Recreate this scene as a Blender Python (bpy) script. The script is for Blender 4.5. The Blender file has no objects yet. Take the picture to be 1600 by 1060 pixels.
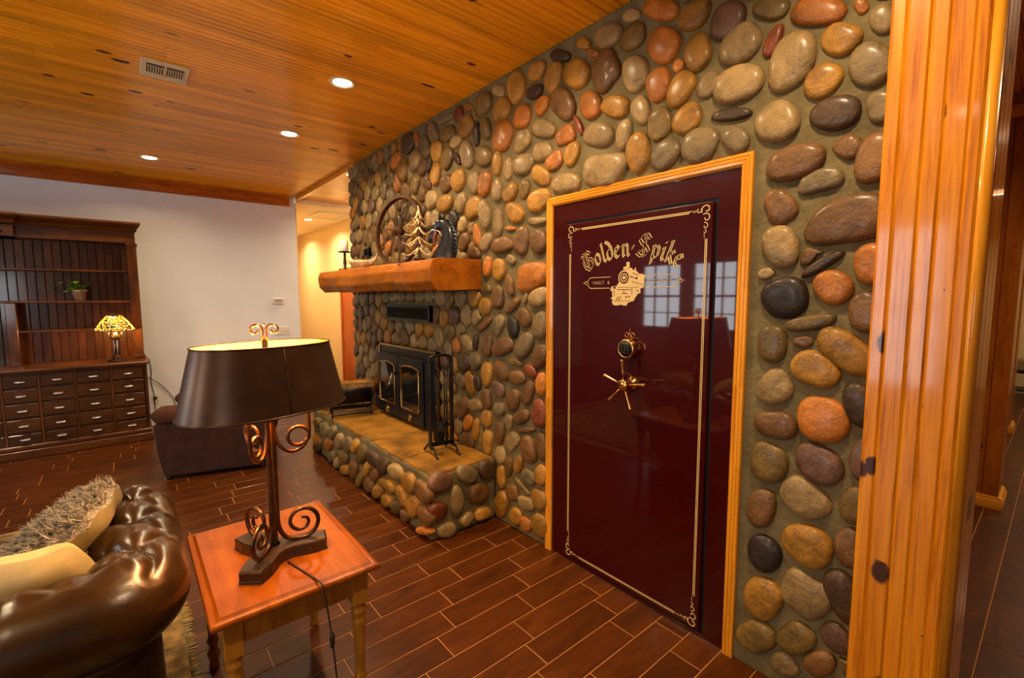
import bpy, math, random
import numpy as np
from mathutils import Vector, Matrix
PI = math.pi
rnd = random.Random(7)
scene = bpy.context.scene
COL = scene.collection

# ------------------------------------------------------------------ camera
F_PX = 722.23
CAM = np.array([-1.9792, 0.0, 1.6])
_yaw, _pitch, _roll = [math.radians(a) for a in (39.815, 5.2523, -0.1357)]
FWD = np.array([math.sin(_yaw)*math.cos(_pitch), math.cos(_yaw)*math.cos(_pitch), -math.sin(_pitch)])
_r0 = np.array([math.cos(_yaw), -math.sin(_yaw), 0.0]); _u0 = np.cross(_r0, FWD)
RGT = math.cos(_roll)*_r0 + math.sin(_roll)*_u0
UPV = -math.sin(_roll)*_r0 + math.cos(_roll)*_u0
cam_data = bpy.data.cameras.new('camera')
cam_data.sensor_width = 36.0
cam_data.lens = F_PX/1600*36
cam_data.clip_start = 0.02
cam = bpy.data.objects.new('camera', cam_data); COL.objects.link(cam)
cam.matrix_world = Matrix(((RGT[0], UPV[0], -FWD[0], CAM[0]), (RGT[1], UPV[1], -FWD[1], CAM[1]), (RGT[2], UPV[2], -FWD[2], CAM[2]), (0, 0, 0, 1)))
scene.camera = cam

def project(p):
    d = np.array(p) - CAM; w = d @ FWD
    if w < 0.05: return None
    return 800 + F_PX*(d @ RGT)/w, 530 - F_PX*(d @ UPV)/w, w

# ------------------------------------------------------------------ world, exposure
world = bpy.data.worlds.new('sky'); scene.world = world; world.use_nodes = True
bg = world.node_tree.nodes['Background']
bg.inputs[0].default_value = (0.86, 0.94, 1.0, 1); bg.inputs[1].default_value = 11.0
scene.view_settings.view_transform = 'Standard'; scene.view_settings.look = 'None'
scene.view_settings.exposure = 0.0; scene.view_settings.gamma = 1.0
scene.view_settings.use_curve_mapping = False
CAN_POWER = 26.0; HALL_POWER = 30.0
WARM = (1.0, 0.76, 0.45)

# ------------------------------------------------------------------ helpers
def tag(o, label=None, cat=None, group=None, kind=None):
    if label: o['label'] = label
    if cat: o['category'] = cat
    if group: o['group'] = group
    if kind: o['kind'] = kind
    return o
def empty(name, loc=(0, 0, 0), rz=0.0, label=None, cat=None, group=None):
    o = bpy.data.objects.new(name, None); COL.objects.link(o)
    o.location = loc; o.rotation_euler = (0, 0, rz); o.empty_display_size = 0.1
    return tag(o, label, cat, group)
def link(name, me, m=None, parent=None, loc=None, rot=None):
    o = bpy.data.objects.new(name, me); COL.objects.link(o)
    if m is not None and not me.materials: me.materials.append(m)
    if parent is not None: o.parent = parent
    if loc is not None: o.location = loc
    if rot is not None: o.rotation_euler = rot
    return o
def frame_of(d):
    d = Vector(d).normalized()
    a = Vector((0, 0, 1)) if abs(d.z) < 0.9 else Vector((1, 0, 0))
    u = d.cross(a).normalized(); return u, d.cross(u).normalized()
class MB:
    def __init__(s): s.v = []; s.f = []; s.sm = []
    def add(s, vs, fs, smooth=False):
        n = len(s.v); s.v += [tuple(map(float, p)) for p in vs]
        for f in fs: s.f.append(tuple(i+n for i in f)); s.sm.append(smooth)
        return s
    def box(s, x0, x1, y0, y1, z0, z1, c=0.0):
        if c <= 0:
            vs = [(x, y, z) for z in (z0, z1) for y in (y0, y1) for x in (x0, x1)]
            return s.add(vs, [(0, 2, 3, 1), (4, 5, 7, 6), (0, 1, 5, 4), (2, 6, 7, 3), (0, 4, 6, 2), (1, 3, 7, 5)])
        c = min(c, .49*(x1-x0), .49*(y1-y0), .49*(z1-z0))
        vs = []; idx = {}
        for i, sx in enumerate((x0, x1)):
            for j, sy in enumerate((y0, y1)):
                for k, sz in enumerate((z0, z1)):
                    dx = c if i == 0 else -c; dy = c if j == 0 else -c; dz = c if k == 0 else -c
                    idx[i, j, k, 'x'] = len(vs); vs.append((sx, sy+dy, sz+dz))
                    idx[i, j, k, 'y'] = len(vs); vs.append((sx+dx, sy, sz+dz))
                    idx[i, j, k, 'z'] = len(vs); vs.append((sx+dx, sy+dy, sz))
        I = idx; fs = []
        for i in (0, 1):
            q = [I[i, 0, 0, 'x'], I[i, 1, 0, 'x'], I[i, 1, 1, 'x'], I[i, 0, 1, 'x']]; fs.append(q if i else q[::-1])
            q = [I[0, i, 0, 'y'], I[0, i, 1, 'y'], I[1, i, 1, 'y'], I[1, i, 0, 'y']]; fs.append(q if i else q[::-1])
            q = [I[0, 0, i, 'z'], I[1, 0, i, 'z'], I[1, 1, i, 'z'], I[0, 1, i, 'z']]; fs.append(q if i else q[::-1])
            for j in (0, 1):
                fl = (i ^ j)
                q = [I[i, j, 0, 'x'], I[i, j, 1, 'x'], I[i, j, 1, 'y'], I[i, j, 0, 'y']]; fs.append(q if fl else q[::-1])
                q = [I[i, 0, j, 'x'], I[i, 0, j, 'z'], I[i, 1, j, 'z'], I[i, 1, j, 'x']]; fs.append(q if fl else q[::-1])
                q = [I[0, i, j, 'y'], I[1, i, j, 'y'], I[1, i, j, 'z'], I[0, i, j, 'z']]; fs.append(q if fl else q[::-1])
                for k in (0, 1):
                    q = [I[i, j, k, a] for a in 'xyz']; fs.append(q if (i ^ j ^ k) else q[::-1])
        return s.add(vs, fs)
    def prism(s, poly, axis, a0, a1, smooth=False):
        # poly: 2d points in the two other axes (cyclic order), extruded along axis
        def P(p, a):
            if axis == 'x': return (a, p[0], p[1])
            if axis == 'y': return (p[0], a, p[1])
            return (p[0], p[1], a)
        n = len(poly); vs = [P(p, a0) for p in poly] + [P(p, a1) for p in poly]
        fs = [(i, (i+1) % n, n+(i+1) % n, n+i) for i in range(n)]
        s.add(vs, fs, smooth); m = len(s.v) - 2*n
        s.f.append(tuple(m+i for i in range(n))[::-1]); s.sm.append(False)
        s.f.append(tuple(m+n+i for i in range(n))); s.sm.append(False)
        return s
    def tube(s, pts, r, seg=8, closed=False, cap=True):
        pts = [Vector(p) for p in pts]; n = len(pts)
        rs = r if isinstance(r, (list, tuple)) else [r]*n
        vs = []; u = None
        for i, p in enumerate(pts):
            if closed: t = pts[(i+1) % n] - pts[i-1]
            else: t = pts[min(i+1, n-1)] - pts[max(i-1, 0)]
            if t.length < 1e-9: t = Vector((0, 0, 1))
            t.normalize()
            if u is None: u, w = frame_of(t)
            else:
                u = (u - t*u.dot(t));
                if u.length < 1e-6: u, w = frame_of(t)
                u.normalize(); w = t.cross(u)
            for k in range(seg):
                a = 2*PI*k/seg; vs.append(p + (u*math.cos(a) + w*math.sin(a))*rs[i])
        fs = []
        m = n if closed else n-1
        for i in range(m):
            j = (i+1) % n
            for k in range(seg): fs.append((i*seg+k, i*seg+(k+1) % seg, j*seg+(k+1) % seg, j*seg+k))
        if cap and not closed:
            fs.append(tuple(range(seg))[::-1]); fs.append(tuple((n-1)*seg+k for k in range(seg)))
        return s.add(vs, fs, True)
    def lathe(s, prof, seg=20, c=(0, 0, 0), smooth=True, sx=1.0, sy=1.0):
        # prof: (r, z) bottom to top, about vertical axis at c
        vs = []; n = len(prof)
        for r, z in prof:
            for k in range(seg):
                a = 2*PI*k/seg; vs.append((c[0]+r*sx*math.cos(a), c[1]+r*sy*math.sin(a), c[2]+z))
        fs = [(i*seg+k, i*seg+(k+1) % seg, (i+1)*seg+(k+1) % seg, (i+1)*seg+k) for i in range(n-1) for k in range(seg)]
        if prof[0][0] > 1e-5: fs.append(tuple(range(seg))[::-1])
        if prof[-1][0] > 1e-5: fs.append(tuple((n-1)*seg+k for k in range(seg)))
        return s.add(vs, fs, smooth)
    def grid(s, fn, nu, nv, closed_u=False, smooth=True):
        vs = [fn(i/(nu if closed_u else nu-1), j/(nv-1)) for i in range(nu) for j in range(nv)]
        fs = []
        for i in range(nu if closed_u else nu-1):
            for j in range(nv-1):
                a = (i % nu)*nv+j; b = ((i+1) % nu)*nv+j; fs.append((a, b, b+1, a+1))
        return s.add(vs, fs, smooth)
    def sphere(s, c, r, seg=10, rings=7):
        rr = r if isinstance(r, (list, tuple)) else (r, r, r)
        vs = []; fs = []
        for i in range(rings+1):
            t = PI*i/rings
            for k in range(seg):
                a = 2*PI*k/seg
                vs.append((c[0]+rr[0]*math.sin(t)*math.cos(a), c[1]+rr[1]*math.sin(t)*math.sin(a), c[2]-rr[2]*math.cos(t)))
        for i in range(rings):
            for k in range(seg): fs.append((i*seg+k, i*seg+(k+1) % seg, (i+1)*seg+(k+1) % seg, (i+1)*seg+k))
        return s.add(vs, fs, True)
    def xform(s, M, start=0):
        for i in range(start, len(s.v)): s.v[i] = tuple(M @ Vector(s.v[i]))
        return s
    def mesh(s, name):
        me = bpy.data.meshes.new(name); me.from_pydata(s.v, [], s.f); me.update()
        me.polygons.foreach_set('use_smooth', s.sm)
        return me
    def build(s, name, m, parent=None, loc=None, rot=None, bevel=0.0, recalc=True, sub=0, auto=None):
        me = s.mesh(name)
        if recalc:
            import bmesh
            b = bmesh.new(); b.from_mesh(me); bmesh.ops.recalc_face_normals(b, faces=b.faces); b.to_mesh(me); b.free()
        o = link(name, me, m, parent, loc, rot)
        if bevel > 0:
            md = o.modifiers.new('bevel', 'BEVEL'); md.width = bevel; md.segments = 2; md.limit_method = 'ANGLE'
        if sub:
            md = o.modifiers.new('sub', 'SUBSURF'); md.levels = sub; md.render_levels = sub
        return o
def spiral(c, r0, r1, a0, a1, n, ex, ey):
    c = Vector(c); ex = Vector(ex); ey = Vector(ey); out = []
    for i in range(n):
        t = i/(n-1); a = a0+(a1-a0)*t; r = r0+(r1-r0)*t
        out.append(c + ex*(r*math.cos(a)) + ey*(r*math.sin(a)))
    return out
def smooth_path(pts, n=6):
    P = [Vector(p) for p in pts]; out = []
    for i in range(len(P)-1):
        p0 = P[max(i-1, 0)]; p1 = P[i]; p2 = P[i+1]; p3 = P[min(i+2, len(P)-1)]
        for k in range(n):
            t = k/n
            out.append(0.5*((2*p1)+(p2-p0)*t+(2*p0-5*p1+4*p2-p3)*t*t+(3*p1-p0-3*p2+p3)*t**3))
    out.append(P[-1]); return out

# ------------------------------------------------------------------ materials
def _base(name):
    m = bpy.data.materials.new(name); m.use_nodes = True
    nt = m.node_tree; return m, nt, nt.nodes, nt.links, nt.nodes['Principled BSDF']
def _mixrgb(nt, fac, a, b, mode='MIX'):
    n = nt.nodes.new('ShaderNodeMix'); n.data_type = 'RGBA'; n.blend_type = mode
    for s, v in ((n.inputs[0], fac), (n.inputs[6], a), (n.inputs[7], b)):
        if hasattr(v, 'default_value') or hasattr(v, 'is_output'): nt.links.new(v, s)
        elif isinstance(v, (int, float)): s.default_value = v
        else: s.default_value = (*v, 1)
    return n.outputs[2]
def _math(nt, op, a, b=0.0, clamp=False):
    n = nt.nodes.new('ShaderNodeMath'); n.operation = op; n.use_clamp = clamp
    for s, v in ((n.inputs[0], a), (n.inputs[1], b)):
        if isinstance(v, (int, float)): s.default_value = v
        else: nt.links.new(v, s)
    return n.outputs[0]
def _ramp(nt, fac, stops):
    n = nt.nodes.new('ShaderNodeValToRGB'); e = n.color_ramp.elements
    e[0].position, e[0].color = stops[0][0], (*stops[0][1], 1); e[1].position, e[1].color = stops[-1][0], (*stops[-1][1], 1)
    for p, c in stops[1:-1]: k = e.new(p); k.color = (*c, 1)
    nt.links.new(fac, n.inputs[0]); return n.outputs[0]
def _coords(nt, scale, shift=0.0):
    tc = nt.nodes.new('ShaderNodeTexCoord'); mp = nt.nodes.new('ShaderNodeMapping')
    mp.inputs[3].default_value = scale; nt.links.new(tc.outputs['Object'], mp.inputs[0])
    if shift:
        oi = nt.nodes.new('ShaderNodeObjectInfo')
        v = nt.nodes.new('ShaderNodeVectorMath'); v.operation = 'SCALE'; v.inputs[0].default_value = (17.3, 9.1, 23.7)
        nt.links.new(oi.outputs['Random'], v.inputs['Scale']); nt.links.new(v.outputs[0], mp.inputs[1])
    return mp.outputs[0]
def _noise(nt, vec, scale, detail=4, rough=.55, dist=0.0):
    n = nt.nodes.new('ShaderNodeTexNoise'); n.inputs['Scale'].default_value = scale; n.inputs['Detail'].default_value = detail
    n.inputs['Roughness'].default_value = rough; n.inputs['Distortion'].default_value = dist
    nt.links.new(vec, n.inputs['Vector']); return n.outputs['Fac']
def _bump(nt, h, strength, dist=0.01):
    b = nt.nodes.new('ShaderNodeBump'); b.inputs['Strength'].default_value = strength; b.inputs['Distance'].default_value = dist
    nt.links.new(h, b.inputs['Height']); return b.outputs[0]
def _objrand(nt):
    return nt.nodes.new('ShaderNodeObjectInfo').outputs['Random']
def mat(name, col, rough=.5, metal=0.0, var=.12, scale=8.0, bump=0.0, bscale=60.0, coat=0.0, rand=0.0, croug=.08, emis=None, estr=0.0, spec=.35, trans=0.0):
    m, nt, N, L, b = _base(name)
    vec = _coords(nt, (1, 1, 1))
    if var > 0:
        n = _noise(nt, vec, scale, 5)
        lo = tuple(c*(1-var) for c in col); hi = tuple(min(1, c*(1+var)) for c in col)
        c = _ramp(nt, n, [(.3, lo), (.7, hi)])
        if rand > 0:
            f = _math(nt, 'MULTIPLY_ADD', _objrand(nt), rand); f.node.inputs[2].default_value = 1-rand/2
            g = nt.nodes.new('ShaderNodeCombineColor')
            for i in range(3): L.new(f, g.inputs[i])
            c = _mixrgb(nt, 1.0, c, g.outputs[0], 'MULTIPLY')
        L.new(c, b.inputs['Base Color'])
    else: b.inputs['Base Color'].default_value = (*col, 1)
    b.inputs['Roughness'].default_value = rough; b.inputs['Metallic'].default_value = metal
    b.inputs['Coat Weight'].default_value = coat; b.inputs['Coat Roughness'].default_value = croug
    b.inputs['Specular IOR Level'].default_value = spec
    if trans: b.inputs['Transmission Weight'].default_value = trans
    if bump > 0: L.new(_bump(nt, _noise(nt, vec, bscale, 6), bump), b.inputs['Normal'])
    if emis: b.inputs['Emission Color'].default_value = (*emis, 1); b.inputs['Emission Strength'].default_value = estr
    return m
def wood(name, c0, c1, c2, axis='x', rough=.3, coat=.5, croug=.08, grain=9.0, knots=0.0, rand=.35, kscale=2.2, bump=.05, stretch=14.0, kcol=(.035, .012, .004), kstretch=.35, spec=.25):
    m, nt, N, L, b = _base(name)
    sc = {'x': (1/stretch*3, 1, 1), 'y': (1, 1/stretch*3, 1), 'z': (1, 1, 1/stretch*3)}[axis]
    vec = _coords(nt, sc, 1)
    n1 = _noise(nt, vec, grain, 4, .6, 1.2)
    n2 = _noise(nt, vec, grain*6, 3, .6, .3)
    f = _math(nt, 'ADD', _math(nt, 'MULTIPLY', n1, .75), _math(nt, 'MULTIPLY', n2, .25))
    c = _ramp(nt, f, [(.32, c0), (.5, c1), (.68, c2)])
    if rand > 0:
        k = _math(nt, 'MULTIPLY_ADD', _objrand(nt), rand); k.node.inputs[2].default_value = 1-rand*.6
        g = nt.nodes.new('ShaderNodeCombineColor')
        for i in range(3): L.new(k, g.inputs[i])
        c = _mixrgb(nt, 1.0, c, g.outputs[0], 'MULTIPLY')
    if knots > 0:
        kv0 = _coords(nt, (1, 1, 1), 1); sx = nt.nodes.new('ShaderNodeSeparateXYZ'); L.new(kv0, sx.inputs[0])
        kc = nt.nodes.new('ShaderNodeCombineXYZ'); al, ac = {'x': (0, 1), 'y': (1, 2), 'z': (2, 1)}[axis]
        L.new(_math(nt, 'MULTIPLY', sx.outputs[al], kstretch), kc.inputs[0]); L.new(sx.outputs[ac], kc.inputs[1]); kv = kc.outputs[0]
        v = nt.nodes.new('ShaderNodeTexVoronoi'); v.voronoi_dimensions = '2D'; v.inputs['Scale'].default_value = kscale
        v.inputs['Randomness'].default_value = 1.0; L.new(kv, v.inputs['Vector'])
        sc2 = nt.nodes.new('ShaderNodeSeparateColor'); L.new(v.outputs['Color'], sc2.inputs[0])
        wob = _math(nt, 'MULTIPLY_ADD', _noise(nt, kv, 60, 2), knots*.5); wob.node.inputs[2].default_value = -knots*.25
        size = _math(nt, 'MULTIPLY_ADD', sc2.outputs[0], knots*1.5); size.node.inputs[2].default_value = -knots*.25
        d = _math(nt, 'DIVIDE', _math(nt, 'ADD', v.outputs['Distance'], wob), _math(nt, 'MAXIMUM', size, .004))
        kf = nt.nodes.new('ShaderNodeMapRange'); kf.inputs[1].default_value = .72; kf.inputs[2].default_value = 1.02
        kf.inputs[3].default_value = 1; kf.inputs[4].default_value = 0; L.new(d, kf.inputs[0])
        c = _mixrgb(nt, kf.outputs[0], c, kcol)
    L.new(c, b.inputs['Base Color'])
    b.inputs['Roughness'].default_value = rough; b.inputs['Coat Weight'].default_value = coat; b.inputs['Coat Roughness'].default_value = croug
    b.inputs['Specular IOR Level'].default_value = spec
    if bump > 0: L.new(_bump(nt, f, bump, .004), b.inputs['Normal'])
    return m
M = {}
PIN0, PIN1, PIN2 = (.36, .105, .012), (.52, .185, .024), (.66, .27, .045)
M['ceil'] = wood('varnished_pine_ceiling', (.60, .215, .004), (.82, .345, .007), (.90, .42, .012), 'x', .34, .38, .10, 18, .075, .34, 3.0, stretch=50, kstretch=.5, spec=.2)
M['hallceil'] = wood('varnished_pine_hall', (.50, .19, .012), (.64, .27, .02), (.74, .34, .035), 'x', .35, .4, .1, 12, .04, .2, 2.6, kstretch=.5, stretch=40)
M['pine'] = wood('clear_pine', (.54, .170, .007), (.68, .262, .013), (.77, .34, .028), 'z', .3, .5, .08, 30, 0, .2, 2.0, stretch=60)
M['pine_y'] = wood('clear_pine_across', (.54, .170, .007), (.68, .262, .013), (.77, .34, .028), 'y', .3, .5, .08, 30, 0, .2, 2.0, stretch=60)
M['pinepost'] = wood('knotty_pine', (.30, .070, .0015), (.58, .185, .004), (.70, .265, .009), 'z', .30, .38, .08, 34, .11, .22, 4.6, stretch=70, kstretch=.6, kcol=(.05, .012, .002))
M['redpine'] = wood('red_stained_pine', (.24, .05, .004), (.36, .085, .006), (.46, .12, .009), 'x', .3, .5, .1, 12, .05, .3, 2.6, kstretch=.5)
M['redpine_z'] = wood('red_stained_pine_upright', (.26, .06, .004), (.38, .10, .007), (.46, .14, .01), 'z', .3, .5, .1, 12, .05, .3, 3.0, kstretch=.5)
M['mantel'] = wood('hewn_timber', (.18, .042, .0018), (.32, .088, .0035), (.45, .14, .007), 'y', .55, .1, .25, 7, .06, 0, 2.6, bump=.6, kstretch=.6, spec=.12)
M['book'] = wood('dark_walnut', (.045, .0125, .002), (.10, .028, .0045), (.17, .052, .008), 'x', .38, .15, .2, 9, 0, .35)
M['book_z'] = wood('dark_walnut_upright', (.036, .0105, .002), (.082, .023, .004), (.14, .042, .008), 'z', .3, .45, .1, 9, 0, .5)
M['drawer'] = wood('walnut_drawer', (.026, .009, .0016), (.062, .0195, .0032), (.10, .033, .0055), 'x', .34, .35, .12, 9, 0, .4)
M['table'] = wood('cherry_table', (.13, .024, .0005), (.22, .050, .0012), (.30, .080, .0025), 'y', .34, .15, .1, 12, 0, 0, stretch=24, spec=.2)
M['tablebase'] = wood('cherry_turned', (.18, .066, .006), (.28, .11, .010), (.38, .16, .016), 'z', .28, .5, .1, 10, 0, .2)
M['tile'] = wood('wood_look_tile', (.036, .0075, .0006), (.066, .0150, .0010), (.100, .0255, .0018), 'x', .36, .12, .14, 8, 0, .28, bump=.15, stretch=12, spec=.18)
M['grout'] = mat('grout', (.34, .135, .03), .7, var=.15, scale=3)
M['mortar'] = mat('mortar', (.155, .115, .050), .9, var=.3, scale=7, bump=.7, bscale=45, spec=.15)
M['tanwall'] = mat('tan_paint', (.34, .19, .07), .7, var=.04, scale=3)
M['white'] = mat('white_drywall', (.76, .79, .86), .6, var=.03, scale=3, bump=.05, bscale=200)
M['yellow'] = mat('cream_hall_paint', (.80, .62, .34), .6, var=.03, scale=3, bump=.05, bscale=200)
M['hallwhite'] = mat('hall_ceiling_paint', (.80, .66, .45), .7, var=.02)
M['burgundy'] = mat('burgundy_enamel', (.036, .0003, .0003), .35, 0, var=.05, coat=.75, croug=.03, spec=.1)
M['black'] = mat('black_rubber', (.006, .006, .006), .5, var=0)
M['gold'] = mat('gold_paint', (.62, .42, .16), .45, 0, var=.05)
M['goldmetal'] = mat('polished_gold', (.75, .43, .13), .18, 1.0, var=.05)
M['brass'] = mat('aged_brass', (.42, .27, .08), .3, 1.0, var=.2, scale=20)
M['iron'] = mat('black_iron', (.012, .011, .010), .42, .6, var=.3, scale=30, bump=.1)
M['stove'] = mat('stove_black', (.014, .014, .015), .4, .4, var=.2, scale=10)
M['stoveglass'] = mat('smoked_glass', (.012, .010, .009), .06, 0, var=0, coat=1, croug=.02)
M['bronze'] = mat('dark_bronze', (.075, .038, .022), .34, .8, var=.35, scale=14)
M['copper'] = mat('rubbed_copper', (.125, .055, .022), .28, .9, var=.6, scale=18)
M['shade'] = mat('dark_metal_shade', (.070, .034, .018), .36, .6, var=.5, scale=4, bump=.04, bscale=30)
M['shadein'] = mat('gilded_lining', (.80, .30, .025), .45, .3, var=.12, scale=5)
M['plinth'] = mat('dark_brown_plinth', (.032, .016, .008), .35, .1, var=.5, scale=9, coat=.3)
M['leather'] = mat('brown_leather', (.026, .0095, .0012), .27, 0, var=.6, scale=5, bump=.08, bscale=130, coat=.10, croug=.18, spec=.45)
M['leatherdark'] = mat('dark_leather_panel', (.018, .008, .004), .45, 0, var=.4, scale=6, bump=.06, bscale=130)
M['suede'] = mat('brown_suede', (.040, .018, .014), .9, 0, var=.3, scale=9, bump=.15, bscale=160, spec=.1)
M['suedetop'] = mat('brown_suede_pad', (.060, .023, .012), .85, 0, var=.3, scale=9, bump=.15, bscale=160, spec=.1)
M['cream'] = mat('cream_fabric', (.52, .38, .17), .9, 0, var=.15, scale=12, bump=.15, bscale=150)
M['beige'] = mat('tan_suede_fabric', (.26, .19, .085), .9, 0, var=.2, scale=12, bump=.15, bscale=150, spec=.1)
M['fur'] = mat('grey_brown_fur', (.27, .22, .16), .6, 0, var=.75, scale=60)
M['plastic'] = mat('white_plastic', (.72, .70, .66), .4, var=0)
M['ventwhite'] = mat('beige_metal', (.66, .55, .36), .4, var=.04)
M['dark'] = mat('dark_void', (.006, .005, .004), .8, var=0)
M['chrome'] = mat('pewter', (.66, .68, .72), .3, .7, var=.1, scale=30)
M['cord'] = mat('brown_cord', (.02, .012, .008), .5, var=0)
M['rust'] = mat('rusted_iron', (.085, .033, .012), .7, .3, var=.5, scale=30, bump=.2)
M['antler'] = mat('antler', (.62, .42, .20), .45, 0, var=.4, scale=25)
M['horse'] = mat('black_glazed_figure', (.012, .013, .016), .3, 0, var=.4, scale=20, coat=.3)
M['leaf'] = mat('green_leaf', (.13, .30, .02), .45, 0, var=.5, scale=30, rand=.8)
M['pot'] = mat('terracotta_pot', (.42, .25, .15), .6, 0, var=.4, scale=18)
M['candle'] = mat('candle_wax', (.78, .70, .55), .5, var=.03)
M['bark'] = mat('log_bark', (.10, .05, .018), .9, 0, var=.7, scale=22, bump=1.0, bscale=35, spec=.1)
M['logcut'] = mat('split_log', (.26, .11, .022), .85, 0, var=.5, scale=14, bump=.5, spec=.1)
M['slab'] = mat('flagstone', (.25, .108, .010), .65, 0, var=.55, scale=5, bump=.8, bscale=12, spec=.2)
M['rug'] = mat('patterned_rug', (.20, .115, .035), .95, 0, var=.75, scale=16, bump=.4, bscale=140)
M['rugdark'] = mat('rug_border', (.06, .025, .012), .95, 0, var=.5, scale=22, bump=.4, bscale=140)
M['fringe'] = mat('rug_fringe', (.42, .30, .12), .95, 0, var=.3, scale=30)
M['doorred'] = wood('red_stained_door', (.30, .05, .008), (.42, .08, .012), (.5, .11, .016), 'z', .3, .5, .1, 8, 0, 0)
M['winframe'] = mat('window_paint', (.7, .68, .62), .4, var=0)
M['bulb'] = mat('lit_bulb', (1, .9, .7), .4, var=0, emis=(1, .72, .38), estr=60)
M['canlight'] = mat('lit_lens', (1, .95, .85), .4, var=0, emis=(1, .86, .62), estr=22)
M['canwall'] = mat('can_reflector', (.82, .74, .6), .25, .6, var=0)
M['canring'] = mat('can_trim_ring', (.72, .55, .32), .35, .2, var=0)
STONE_COL = {'T': (.26, .162, .056), 'U': (.165, .108, .041), 'A': (.30, .135, .013), 'O': (.37, .118, .010), 'R': (.16, .034, .007), 'B': (.14, .060, .012),
             'D': (.055, .026, .008), 'K': (.020, .011, .006), 'L': (.145, .082, .014), 'P': (.12, .055, .028)}
def stone_mat(k, c):
    m, nt, N, L, b = _base('river_stone_'+k)
    v = _coords(nt, (1, 1, 1), 1)
    n = _noise(nt, v, 9, 5, .6, .4); n2 = _noise(nt, v, 120, 3)
    f = _math(nt, 'ADD', _math(nt, 'MULTIPLY', n, .7), _math(nt, 'MULTIPLY', n2, .3))
    col = _ramp(nt, f, [(.32, tuple(x*.42 for x in c)), (.5, c), (.70, tuple(min(1, x*1.5+.006) for x in c))])
    kf = _math(nt, 'MULTIPLY_ADD', _objrand(nt), .4); kf.node.inputs[2].default_value = .8
    g = nt.nodes.new('ShaderNodeCombineColor')
    for i in range(3): L.new(kf, g.inputs[i])
    L.new(_mixrgb(nt, 1.0, col, g.outputs[0], 'MULTIPLY'), b.inputs['Base Color'])
    b.inputs['Roughness'].default_value = .5; b.inputs['Coat Weight'].default_value = .28; b.inputs['Coat Roughness'].default_value = .26; b.inputs['Specular IOR Level'].default_value = .3
    L.new(_bump(nt, _math(nt, 'ADD', _noise(nt, v, 34, 6, .65), _math(nt, 'MULTIPLY', n, 1.5)), .5, .02), b.inputs['Normal'])
    return m
for k, c in STONE_COL.items(): M['s'+k] = stone_mat(k, c)
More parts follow.
